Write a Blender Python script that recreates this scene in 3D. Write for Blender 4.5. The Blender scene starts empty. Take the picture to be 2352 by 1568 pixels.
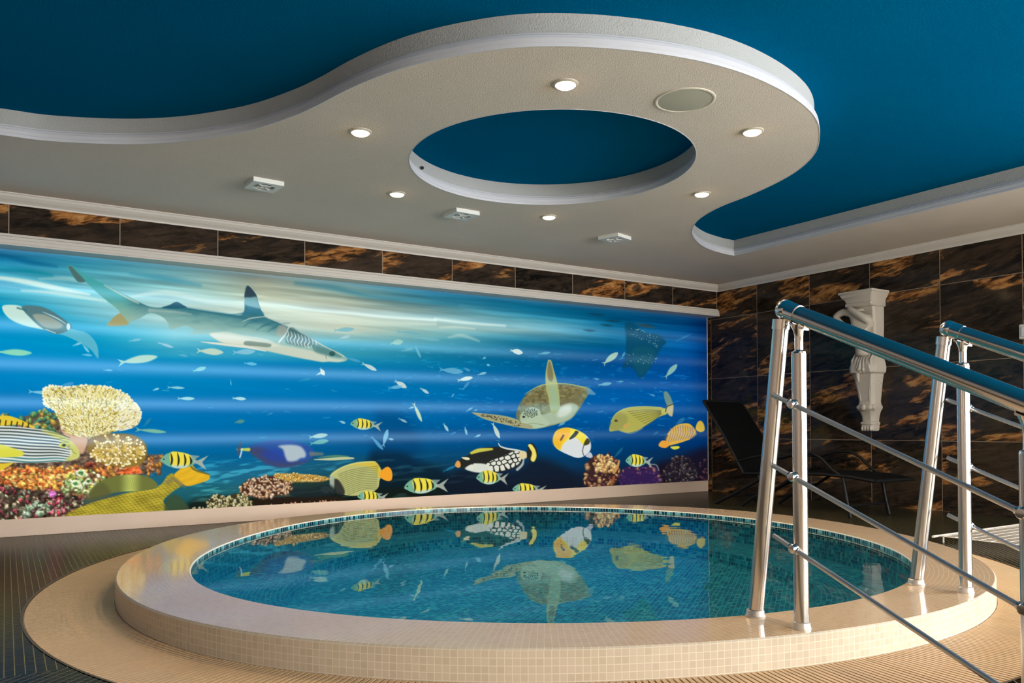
import bpy, bmesh, math, random
import numpy as np
from mathutils import Vector, Matrix, geometry
PI = math.pi
sc = bpy.context.scene
COL = sc.collection
random.seed(3)
# ------------------------------------------------------------------ camera, exposure, world
YAW, PITCH, ROLL, CAMZ = 0.566819218, 0.0151205184, 0.003909534, 0.795
FPX, CYP = 1828.575, 951.3235
def camera_axes():
    R0 = Vector((math.cos(YAW), -math.sin(YAW), 0))
    U0 = Vector((-math.sin(YAW)*math.sin(PITCH), -math.cos(YAW)*math.sin(PITCH), math.cos(PITCH)))
    F = Vector((math.sin(YAW)*math.cos(PITCH), math.cos(YAW)*math.cos(PITCH), math.sin(PITCH)))
    return R0*math.cos(ROLL)-U0*math.sin(ROLL), R0*math.sin(ROLL)+U0*math.cos(ROLL), F
CR, CU, CF = camera_axes()
cd = bpy.data.cameras.new('camera'); cam = bpy.data.objects.new('camera', cd); COL.objects.link(cam)
M = Matrix(((CR.x, CU.x, -CF.x, 0), (CR.y, CU.y, -CF.y, 0), (CR.z, CU.z, -CF.z, CAMZ), (0, 0, 0, 1)))
cam.matrix_world = M
cd.sensor_width = 36; cd.sensor_fit = 'HORIZONTAL'; cd.lens = 36*FPX/2352; cd.shift_y = (CYP-784)/2352
cd.clip_start = .05; cd.clip_end = 60
sc.camera = cam
sc.view_settings.view_transform = 'Standard'; sc.view_settings.look = 'None'
sc.view_settings.exposure = 0.0; sc.view_settings.gamma = 1; sc.view_settings.use_curve_mapping = False
w = bpy.data.worlds.new('world'); sc.world = w; w.use_nodes = True
w.node_tree.nodes['Background'].inputs[0].default_value = (.6, .75, 1, 1)
w.node_tree.nodes['Background'].inputs[1].default_value = .3
WINDOW_STRENGTH = 22.0     # daylight through the windows in the right wall, out of view; the added back panes scale with it
LAMP_POWER = 46.0          # each recessed ceiling lamp
PRINT_STRENGTH = 0.98     # the backlit underwater print
# ------------------------------------------------------------------ sizes of the room
Y_PRINT, Y_HEAD, X_R = 6.906, 6.765, 7.259
Z_PRINT0, Z_PRINT1 = .129, 2.115
Z_LOW, Z_HIGH = 2.485, 2.648
X_L, Y_B = -3.6, -4.2
POOL = (2.7137, 3.9099); Z_RIM = .105; Z_WATER = .083
C_IN = [1.9923, 0.0254, 0.0531, -0.0399, 0.0467, -0.0345, -0.0246, 0.0154, 0.0071]
C_OUT = [2.3119, 0.0191, 0.0271, 0.0206, 0.0063, 0.0093, 0.0037, -0.0067, 0.0308]
C_GR = [2.7124, 0.0456, 0.0759, -0.0112, 0.064]
def rad(c, a):
    r = c[0]
    for m in range(1, (len(c)-1)//2+1): r += c[2*m-1]*math.cos(m*a)+c[2*m]*math.sin(m*a)
    return r
def pol(r, a): return POOL[0]+r*math.cos(a), POOL[1]+r*math.sin(a)
# ------------------------------------------------------------------ helpers
def lin(c):
    return tuple((x/255/12.92 if x/255 <= .04045 else ((x/255+.055)/1.055)**2.4) for x in c)+(1,)
def tag(o, label=None, cat=None, group=None, kind=None):
    if label: o['label'] = label
    if cat: o['category'] = cat
    if group: o['group'] = group
    if kind: o['kind'] = kind
    return o
def empty(name, loc=(0, 0, 0), rz=0):
    o = bpy.data.objects.new(name, None); COL.objects.link(o); o.location = loc; o.rotation_euler = (0, 0, rz); o.empty_display_size = .1
    return o
def mesh(name, verts, faces, mat, parent=None, smooth=False, uvs=None, loc=None):
    me = bpy.data.meshes.new(name); me.from_pydata([tuple(v) for v in verts], [], faces); me.update()
    if uvs:
        ul = me.uv_layers.new(name='UVMap')
        for i, lp in enumerate(me.loops): ul.data[i].uv = uvs[i]
    o = bpy.data.objects.new(name, me); COL.objects.link(o); me.materials.append(mat)
    if smooth:
        for f in me.polygons: f.use_smooth = True
    if parent: o.parent = parent
    if loc: o.location = loc
    return o
class MB:
    """collects shapes into one mesh"""
    def __init__(s): s.v = []; s.f = []; s.sm = []; s.uv = []
    def add(s, v, f, smooth=False):
        n = len(s.v); s.v += [tuple(x) for x in v]; s.f += [tuple(i+n for i in q) for q in f]; s.sm += [smooth]*len(f); return s
    def box(s, x0, x1, y0, y1, z0, z1):
        v = [(x, y, z) for z in (z0, z1) for y in (y0, y1) for x in (x0, x1)]
        return s.add(v, [(0, 2, 3, 1), (4, 5, 7, 6), (0, 1, 5, 4), (2, 6, 7, 3), (0, 4, 6, 2), (1, 3, 7, 5)])
    def obox(s, c, ax, ay, az):
        c, ax, ay, az = map(Vector, (c, ax, ay, az))
        v = [c+ax*i+ay*j+az*k for k in (-1, 1) for j in (-1, 1) for i in (-1, 1)]
        return s.add(v, [(0, 2, 3, 1), (4, 5, 7, 6), (0, 1, 5, 4), (2, 6, 7, 3), (0, 4, 6, 2), (1, 3, 7, 5)])
    def tube(s, pts, r, n=16, caps=True):
        pts = [Vector(p) for p in pts]; rr = r if isinstance(r, (list, tuple)) else [r]*len(pts)
        rings = []; up = None
        for i, p in enumerate(pts):
            t = (pts[min(i+1, len(pts)-1)]-pts[max(i-1, 0)]).normalized()
            if up is None:
                up = Vector((0, 0, 1)) if abs(t.z) < .9 else Vector((1, 0, 0))
            a = t.cross(up).normalized(); b = a.cross(t).normalized(); up = b
            rings.append([p+(a*math.cos(2*PI*k/n)+b*math.sin(2*PI*k/n))*rr[i] for k in range(n)])
        v = [q for rg_ in rings for q in rg_]; f = []
        for i in range(len(pts)-1):
            for k in range(n): f.append((i*n+k, i*n+(k+1) % n, (i+1)*n+(k+1) % n, (i+1)*n+k))
        s.add(v, f, True)
        if caps:
            s.add(rings[0], [tuple(range(n))[::-1]]); s.add(rings[-1], [tuple(range(n))])
        return s
    def lathe(s, prof, c=(0, 0, 0), n=32, axis=None):
        """prof: (r, z) list"""
        c = Vector(c); R = Matrix.Identity(3) if axis is None else Vector((0, 0, 1)).rotation_difference(Vector(axis)).to_matrix()
        v = [c+R @ Vector((r*math.cos(2*PI*k/n), r*math.sin(2*PI*k/n), z)) for r, z in prof for k in range(n)]
        f = [(i*n+k, i*n+(k+1) % n, (i+1)*n+(k+1) % n, (i+1)*n+k) for i in range(len(prof)-1) for k in range(n)]
        s.add(v, f, True)
        if prof[0][0] > 1e-5: s.add(v[:n], [tuple(range(n))[::-1]])
        if prof[-1][0] > 1e-5: s.add(v[-n:], [tuple(range(n))])
        return s
    def ball(s, c, r, n=20, sc_=(1, 1, 1)):
        c = Vector(c); m = n//2; v = []; f = []
        for i in range(m+1):
            th = PI*i/m
            for k in range(n): v.append(c+Vector((r*sc_[0]*math.sin(th)*math.cos(2*PI*k/n), r*sc_[1]*math.sin(th)*math.sin(2*PI*k/n), r*sc_[2]*math.cos(th))))
        for i in range(m):
            for k in range(n): f.append((i*n+k, (i+1)*n+k, (i+1)*n+(k+1) % n, i*n+(k+1) % n))
        return s.add(v, f, True)
    def build(s, name, mat, parent=None, bevel=0, loc=None):
        me = bpy.data.meshes.new(name); me.from_pydata(s.v, [], s.f); me.update(); me.materials.append(mat)
        me.polygons.foreach_set('use_smooth', s.sm)
        bm = bmesh.new(); bm.from_mesh(me); bmesh.ops.remove_doubles(bm, verts=bm.verts, dist=1e-6); bmesh.ops.recalc_face_normals(bm, faces=bm.faces); bm.to_mesh(me); bm.free()
        me.set_sharp_from_angle(angle=math.radians(42))
        o = bpy.data.objects.new(name, me); COL.objects.link(o)
        if parent: o.parent = parent
        if loc: o.location = loc
        if bevel:
            b = o.modifiers.new('bevel', 'BEVEL'); b.width = bevel; b.segments = 2; b.limit_method = 'ANGLE'
        return o
def sweep(name, path, prof, mat, closed=False, parent=None, smooth_path=False):
    """sweep a profile of (offset to the right of the path, z) along a flat path of (x, y)"""
    N = len(path); P = [Vector(p) for p in path]; nr = []
    for i in range(N):
        if closed: a, b, c = P[i-1], P[i], P[(i+1) % N]
        else: a, b, c = P[max(i-1, 0)], P[i], P[min(i+1, N-1)]
        d1 = (b-a) if (b-a).length > 1e-9 else (c-b); d2 = (c-b) if (c-b).length > 1e-9 else (b-a)
        n1 = Vector((d1.y, -d1.x)).normalized(); n2 = Vector((d2.y, -d2.x)).normalized(); n = (n1+n2).normalized()
        nr.append(n/max(.35, n.dot(n1)))
    K = len(prof); v = []; f = []
    for i in range(N):
        for o, z in prof: v.append((P[i].x+nr[i].x*o, P[i].y+nr[i].y*o, z))
    for i in range(N if closed else N-1):
        j = (i+1) % N
        for k in range(K-1): f.append((i*K+k, j*K+k, j*K+k+1, i*K+k+1))
    if not closed: f += [tuple(range(K)), tuple(range((N-1)*K, N*K))[::-1]]
    o = mesh(name, v, f, mat, parent)
    bm = bmesh.new(); bm.from_mesh(o.data); bmesh.ops.recalc_face_normals(bm, faces=bm.faces); bm.to_mesh(o.data); bm.free()
    if smooth_path:
        for q in o.data.polygons: q.use_smooth = True
        try: o.data.set_sharp_from_angle(angle=math.radians(32))
        except Exception: pass
    return o
def catmull(P, n=8):
    out = []; N = len(P)
    for i in range(N-1):
        p0, p1, p2, p3 = [Vector(P[min(max(j, 0), N-1)]) for j in (i-1, i, i+1, i+2)]
        for k in range(n):
            t = k/n; out.append(tuple(.5*((2*p1)+(p2-p0)*t+(2*p0-5*p1+4*p2-p3)*t*t+(3*p1-p0-3*p2+p3)*t**3)))
    out.append(tuple(P[-1])); return out
# ------------------------------------------------------------------ materials
class NT:
    def __init__(s, name):
        s.m = bpy.data.materials.new(name); s.m.use_nodes = True; s.t = s.m.node_tree; s.t.nodes.clear()
        s.out = s.n('ShaderNodeOutputMaterial')
    def n(s, typ, **kw):
        x = s.t.nodes.new(typ)
        for k, v in kw.items():
            if k.startswith('i_'):
                key = k[2:]; key = int(key) if key.isdigit() else key.replace('_', ' ')
                if hasattr(v, 'is_linked') or hasattr(v, 'links'): s.t.links.new(v, x.inputs[key])
                else: x.inputs[key].default_value = v
            else: setattr(x, k, v)
        return x
    def link(s, a, b): s.t.links.new(a, b)
    def math(s, op, a, b=0.0, c=None):
        x = s.n('ShaderNodeMath', operation=op, i_0=a, i_1=b)
        if c is not None:
            if hasattr(c, 'links'): s.link(c, x.inputs[2])
            else: x.inputs[2].default_value = c
        return x.outputs[0]
    def vmath(s, op, a, b=(0, 0, 0)):
        x = s.n('ShaderNodeVectorMath', operation=op, i_0=a)
        if op == 'SCALE': x.inputs[3].default_value = b
        elif hasattr(b, 'links'): s.link(b, x.inputs[1])
        else: x.inputs[1].default_value = b
        return x.outputs[0]
    def mix(s, f, a, b):
        x = s.n('ShaderNodeMix', data_type='RGBA')
        for k, v in ((0, f), (6, a), (7, b)):
            if hasattr(v, 'links'): s.link(v, x.inputs[k])
            else: x.inputs[k].default_value = v
        return x.outputs[2]
    def ramp(s, f, stops, mode='LINEAR'):
        x = s.n('ShaderNodeValToRGB', i_0=f); e = x.color_ramp.elements; x.color_ramp.interpolation = mode
        while len(e) < len(stops): e.new(.5)
        for k, (p, c) in enumerate(stops): e[k].position = p; e[k].color = c
        return x.outputs[0]
    def bsdf(s, color, rough=.5, metal=0., normal=None, **kw):
        b = s.n('ShaderNodeBsdfPrincipled')
        for k, v in (('Base Color', color), ('Roughness', rough), ('Metallic', metal)):
            if hasattr(v, 'links'): s.link(v, b.inputs[k])
            else: b.inputs[k].default_value = v
        if normal is not None: s.link(normal, b.inputs['Normal'])
        for k, v in kw.items():
            key = k.replace('_', ' ')
            if hasattr(v, 'links'): s.link(v, b.inputs[key])
            else: b.inputs[key].default_value = v
        s.link(b.outputs[0], s.out.inputs[0]); return s.m
def plain(name, c, rough=.5, metal=0., bump=0, bscale=60, var=.06, **kw):
    t = NT(name); co = t.n('ShaderNodeTexCoord').outputs['Object']
    nz = t.n('ShaderNodeTexNoise', i_Vector=co, i_Scale=bscale, i_Detail=3.).outputs[0]
    big = t.n('ShaderNodeTexNoise', i_Vector=co, i_Scale=2.3, i_Detail=2.).outputs[0]
    c0 = lin(c); c1 = tuple(x*(1-var) for x in c0[:3])+(1,); c2 = tuple(min(1, x*(1+var)) for x in c0[:3])+(1,)
    col = t.ramp(big, [(.3, c1), (.7, c2)])
    nrm = None
    if bump: nrm = t.n('ShaderNodeBump', i_Strength=bump, i_Distance=.01, i_Height=nz).outputs[0]
    return t.bsdf(col, rough, metal, nrm, **kw)
def stucco(name, c, scale, depth, strength, var=.04, spec=.15):
    t = NT(name); co = t.n('ShaderNodeTexCoord').outputs['Object']
    a = t.n('ShaderNodeTexNoise', i_Vector=co, i_Scale=scale, i_Detail=5., i_Roughness=.65).outputs[0]
    b = t.n('ShaderNodeTexVoronoi', i_Vector=co, i_Scale=scale*1.3).outputs[0]
    h = t.math('ADD', t.math('MULTIPLY', a, .8), t.math('MULTIPLY', b, .5))
    big = t.n('ShaderNodeTexNoise', i_Vector=co, i_Scale=1.1, i_Detail=3.).outputs[0]
    c0 = lin(c); col = t.ramp(big, [(.3, tuple(x*(1-var) for x in c0[:3])+(1,)), (.7, tuple(min(1, x*(1+var)) for x in c0[:3])+(1,))])
    return t.bsdf(col, .9, 0, t.n('ShaderNodeBump', i_Strength=strength, i_Distance=depth, i_Height=h).outputs[0], Specular_IOR_Level=spec)
def mosaic(name, size, cols, grout, gw=.09, rough=.25, jitter=.03, coords='UV', bump=.4, rotate_below=None, spec=.5, coat=0., linex=None):
    """small square tiles, one random colour of the list per tile"""
    t = NT(name); tc = t.n('ShaderNodeTexCoord').outputs
    co = tc['UV'] if coords == 'UV' else tc['Object']
    if rotate_below is not None:
        sp = t.n('ShaderNodeSeparateXYZ', i_0=tc['Object']).outputs
        rot = t.n('ShaderNodeVectorRotate', rotation_type='Z_AXIS', i_Vector=co, i_Angle=PI/4).outputs[0]
        fac = t.math('LESS_THAN', sp[1], rotate_below)
        x = t.n('ShaderNodeMix', data_type='VECTOR'); t.link(fac, x.inputs[0]); t.link(co, x.inputs[4]); t.link(rot, x.inputs[5]); co = x.outputs[1]
    v = t.vmath('SCALE', co, 1/size)
    cell = t.vmath('FLOOR', v); fr = t.vmath('FRACTION', v)
    wn = t.n('ShaderNodeTexWhiteNoise', noise_dimensions='3D', i_Vector=t.vmath('ADD', cell, (.5, .5, .5)))
    if coords != 'UV':
        cx = t.n('ShaderNodeSeparateXYZ', i_0=cell).outputs
        cc = t.n('ShaderNodeCombineXYZ', i_0=cx[0], i_1=cx[1], i_2=0.).outputs[0]; wn = t.n('ShaderNodeTexWhiteNoise', noise_dimensions='3D', i_Vector=cc)
    s_ = t.n('ShaderNodeSeparateXYZ', i_0=fr).outputs
    dx = t.math('ABSOLUTE', t.math('SUBTRACT', s_[0], .5)); dy = t.math('ABSOLUTE', t.math('SUBTRACT', s_[1], .5))
    mx = t.math('GREATER_THAN', t.math('MAXIMUM', dx, dy), .5-gw)
    N = len(cols); pal = t.ramp(wn.outputs[0], [(i/N, lin(c)) for i, c in enumerate(cols)], 'CONSTANT')
    if linex is not None:
        mxx = t.math('GREATER_THAN', dx, .5-gw); g = t.mix(mxx, lin(grout), lin(linex))
    else: g = lin(grout)
    col = t.mix(mx, pal, g)
    sub = t.vmath('SUBTRACT', wn.outputs[1], (.5, .5, .5)); geo = t.n('ShaderNodeNewGeometry').outputs['Normal']
    nrm = t.n('ShaderNodeBump', i_Strength=bump, i_Distance=size*.05, i_Height=t.math('SUBTRACT', 1., mx)).outputs[0]
    nn = t.vmath('NORMALIZE', t.vmath('ADD', nrm, t.vmath('SCALE', sub, jitter)))
    rg_ = t.math('ADD', rough, t.math('MULTIPLY', mx, .4))
    if rotate_below is not None:   # pale floor added behind the viewer to bounce light onto the ceiling
        col = t.mix(t.math('LESS_THAN', sp[1], 1.1), col, lin((205, 190, 165)))
    return t.bsdf(col, rg_, 0, nn, Specular_IOR_Level=spec, Coat_Weight=coat, Coat_Roughness=.06)
def marble_tiles(name, horiz, w, x0, h, z0, seam):
    """large polished dark stone tiles with golden brown veins"""
    t = NT(name); ob = t.n('ShaderNodeTexCoord').outputs['Object']; s_ = t.n('ShaderNodeSeparateXYZ', i_0=ob).outputs
    a = s_[horiz]; z = s_[2]
    u = t.math('DIVIDE', t.math('SUBTRACT', a, x0), w); v = t.math('DIVIDE', t.math('SUBTRACT', z, z0), h)
    iu = t.math('FLOOR', u); iv = t.math('FLOOR', v); fu = t.math('SUBTRACT', u, iu); fv = t.math('SUBTRACT', v, iv)
    sgn = -1. if horiz == 1 else 1.
    wn = t.n('ShaderNodeTexWhiteNoise', noise_dimensions='3D', i_Vector=t.n('ShaderNodeCombineXYZ', i_0=iu, i_1=iv, i_2=0.).outputs[0]).outputs
    off = t.vmath('SCALE', wn[1], 9.)
    along = t.math('MULTIPLY', a, sgn)
    # veins rise to the right
    q = t.n('ShaderNodeCombineXYZ', i_0=t.math('ADD', along, t.math('MULTIPLY', z, .32)), i_1=t.math('SUBTRACT', t.math('MULTIPLY', z, 4.0), t.math('MULTIPLY', along, .85)), i_2=0.).outputs[0]
    q = t.vmath('ADD', q, off)
    n1 = t.n('ShaderNodeTexNoise', i_Vector=q, i_Scale=1.15, i_Detail=7., i_Roughness=.56, i_Distortion=.45).outputs[0]
    n2 = t.n('ShaderNodeTexNoise', i_Vector=q, i_Scale=5., i_Detail=6., i_Roughness=.7, i_Distortion=.6).outputs[0]
    n3 = t.n('ShaderNodeTexNoise', i_Vector=q, i_Scale=.8, i_Detail=3.).outputs[0]
    base = t.ramp(n3, [(.3, lin((10, 9, 9))), (.5, lin((30, 25, 21))), (.72, lin((62, 50, 40)))])
    base = t.mix(t.ramp(n2, [(.4, (0, 0, 0, 1)), (.75, (.75, .75, .75, 1))]), base, lin((84, 68, 54)))
    vein = t.ramp(n1, [(.55, (0, 0, 0, 1)), (.59, (.8, .8, .8, 1)), (.65, (1, 1, 1, 1)), (.68, (.15, .15, .15, 1)), (.8, (0, 0, 0, 1))])
    gold = t.ramp(n2, [(.36, lin((76, 48, 24))), (.5, lin((160, 104, 52))), (.66, lin((210, 158, 98)))])
    vm = t.math('MULTIPLY', vein, t.ramp(n2, [(.38, (.15, .15, .15, 1)), (.52, (1, 1, 1, 1))]))
    col = t.mix(vm, base, gold)
    ex = t.math('SUBTRACT', .5, t.math('ABSOLUTE', t.math('SUBTRACT', fu, .5))); ez = t.math('SUBTRACT', .5, t.math('ABSOLUTE', t.math('SUBTRACT', fv, .5)))
    seam_m = t.math('MAXIMUM', t.math('LESS_THAN', ex, .0032/w), t.math('LESS_THAN', ez, .003/h))
    col = t.mix(seam_m, col, lin(seam))
    return t.bsdf(col, t.math('ADD', .1, t.math('MULTIPLY', seam_m, .5)), 0, None, Specular_IOR_Level=.22)
M_blue = stucco('blue plaster', (0, 92, 134), 85, .006, .35, spec=0.)
M_white = stucco('textured off white plaster', (218, 207, 194), 130, .009, .34)
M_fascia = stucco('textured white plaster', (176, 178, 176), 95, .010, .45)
M_trim = plain('white moulding', (206, 207, 212), .4, bump=0, var=.02)
M_cornice = plain('white cornice', (208, 202, 194), .5, var=.02)
M_skirt = plain('glossy white skirting', (226, 203, 184), .28, var=.03)
M_wallb = plain('plain wall paint', (205, 184, 164), .8)
M_marbleR = marble_tiles('dark marble tiles right', 1, .7056, 6.17, .718, 1.363, (140, 124, 104))
M_marbleL = marble_tiles('dark marble tiles left', 0, .7229, .0143, .718, 1.9, (150, 134, 116))
M_floor = mosaic('dark floor mosaic', .0297, [(22, 17, 10), (33, 26, 16), (28, 27, 18), (43, 34, 22), (18, 17, 13), (36, 33, 22)], (36, 30, 20), .05, .22, .003, 'Object', .12, rotate_below=3.03, spec=.03, linex=(142, 136, 102))
M_rim = mosaic('cream rim mosaic', .0245, [(228, 196, 158), (231, 199, 162), (225, 192, 154), (229, 197, 160)], (228, 199, 166), .035, .12, .006, 'UV', .05, spec=.4, coat=.32)
M_riser = mosaic('cream riser mosaic', .0245, [(206, 190, 166), (210, 194, 171), (202, 186, 162), (208, 192, 168)], (226, 214, 192), .05, .3, .02, 'UV', .3)
POOLC = [(0, 100, 132), (0, 124, 156), (20, 146, 168), (0, 110, 142), (52, 164, 178), (0, 90, 122), (0, 134, 162)]
M_pool = mosaic('teal pool mosaic', .0245, POOLC, (84, 168, 178), .045, .3, .0, 'UV', .2)
M_band = mosaic('waterline mosaic', .0235, [(0, 58, 84), (10, 96, 116), (70, 150, 162), (0, 44, 66), (120, 180, 184), (0, 70, 96)], (150, 190, 190), .06, .25, .0, 'UV', .2)
M_grate = plain('cream plastic grating', (222, 186, 142), .45, var=.05, Specular_IOR_Level=.4)
M_gutter = plain('gutter channel', (58, 42, 26), .8)
M_edge = plain('brown edge strip', (92, 74, 50), .5, 0.)
def metal(name, c, rough, aniso=0):
    t = NT(name); co = t.n('ShaderNodeTexCoord').outputs['Object']
    st = t.n('ShaderNodeTexNoise', i_Vector=co, i_Scale=3., i_Detail=1.).outputs[0]
    return t.bsdf(lin(c), t.math('ADD', rough-.01, t.math('MULTIPLY', st, .02)), 1., None)
M_alu = metal('satin aluminium', (208, 203, 199), .2)
M_chrome = metal('polished aluminium', (228, 224, 222), .16)
M_bar = metal('satin thin bars', (205, 203, 203), .42)
M_alucol = plain('cast collar', (222, 212, 200), .3, .55)
M_black = plain('black sling fabric', (7, 7, 8), .9, Specular_IOR_Level=.1)
M_blackm = plain('black painted tube', (16, 16, 17), .5, Specular_IOR_Level=.3)
M_plaster = plain('white plaster cast', (196, 187, 174), .6, bump=.15, bscale=40)
M_plastic = plain('white plastic', (222, 224, 220), .35)
M_dark = plain('dark hollow', (14, 14, 13), .7)
M_wire = plain('white coated wire', (235, 225, 212), .3)
M_spk = plain('speaker mesh', (176, 176, 158), .7, bump=.2, bscale=500)
M_spkr = plain('speaker ring', (214, 206, 188), .6)
M_lring = plain('lamp ring', (206, 196, 180), .3, .2)
def emit(name, c, s):
    t = NT(name); e = t.n('ShaderNodeEmission', i_0=lin(c), i_1=s); t.link(e.outputs[0], t.out.inputs[0]); return t.m
M_lens = emit('lit lamp lens', (255, 214, 150), 22.)
M_winp = emit('daylight pane', (236, 244, 255), WINDOW_STRENGTH)
M_fillb = emit('back fill pane', (240, 240, 236), WINDOW_STRENGTH*.85)  # glowing pane added in the back wall as fill light
def water_material():
    t = NT('pool water'); co = t.n('ShaderNodeTexCoord').outputs['Object']
    h = t.n('ShaderNodeTexNoise', i_Vector=co, i_Scale=3.2, i_Detail=2.).outputs[0]
    nr = t.n('ShaderNodeBump', i_Strength=.10, i_Distance=.01, i_Height=h).outputs[0]
    fr = t.n('ShaderNodeFresnel', i_IOR=1.30, i_Normal=nr).outputs[0]
    tr = t.n('ShaderNodeBsdfTransparent', i_0=(.84, .97, .98, 1)); gl = t.n('ShaderNodeBsdfGlossy', i_0=(1, 1, 1, 1), i_Roughness=.0, i_Normal=nr)
    mx = t.n('ShaderNodeMixShader', i_0=fr, i_1=tr.outputs[0], i_2=gl.outputs[0]); t.link(mx.outputs[0], t.out.inputs[0]); return t.m
M_water = water_material()
def print_material():
    t = NT('backlit printed film'); ca = t.n('ShaderNodeVertexColor', layer_name='print').outputs[0]
    z = t.n('ShaderNodeSeparateXYZ', i_0=t.n('ShaderNodeTexCoord').outputs['Object']).outputs
    # tube lamps behind the film every 0.285 m: brighter, paler bands
    ph = t.math('FRACT', t.math('ADD', t.math('DIVIDE', t.math('SUBTRACT', z[2], .698), .287), .5))
    d = t.math('ABSOLUTE', t.math('SUBTRACT', ph, .5))
    dd = t.math('DIVIDE', d, .15); band = t.math('EXPONENT', t.math('MULTIPLY', t.math('MULTIPLY', dd, dd), -1.))
    fade = t.n('ShaderNodeMapRange', interpolation_type='SMOOTHSTEP', i_0=z[0], i_1=6.9, i_2=2.2, i_3=.25, i_4=1.).outputs[0]
    low = t.n('ShaderNodeMapRange', interpolation_type='SMOOTHSTEP', i_0=z[2], i_1=.45, i_2=.75, i_3=.0, i_4=1.).outputs[0]
    b = t.math('MULTIPLY', t.math('MULTIPLY', band, fade), low)
    col = t.mix(t.math('MULTIPLY', b, .2), ca, lin((150, 205, 240)))
    s_ = t.math('MULTIPLY', t.math('ADD', .94, t.math('MULTIPLY', b, .28)), PRINT_STRENGTH)
    bs = t.n('ShaderNodeBsdfPrincipled'); t.link(t.vmath('SCALE', ca, .05), bs.inputs['Base Color']); bs.inputs['Roughness'].default_value = .45
    bs.inputs['Specular IOR Level'].default_value = .0
    t.link(col, bs.inputs['Emission Color']); t.link(s_, bs.inputs['Emission Strength']); t.link(bs.outputs[0], t.out.inputs[0]); return t.m
M_print = print_material()
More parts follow.
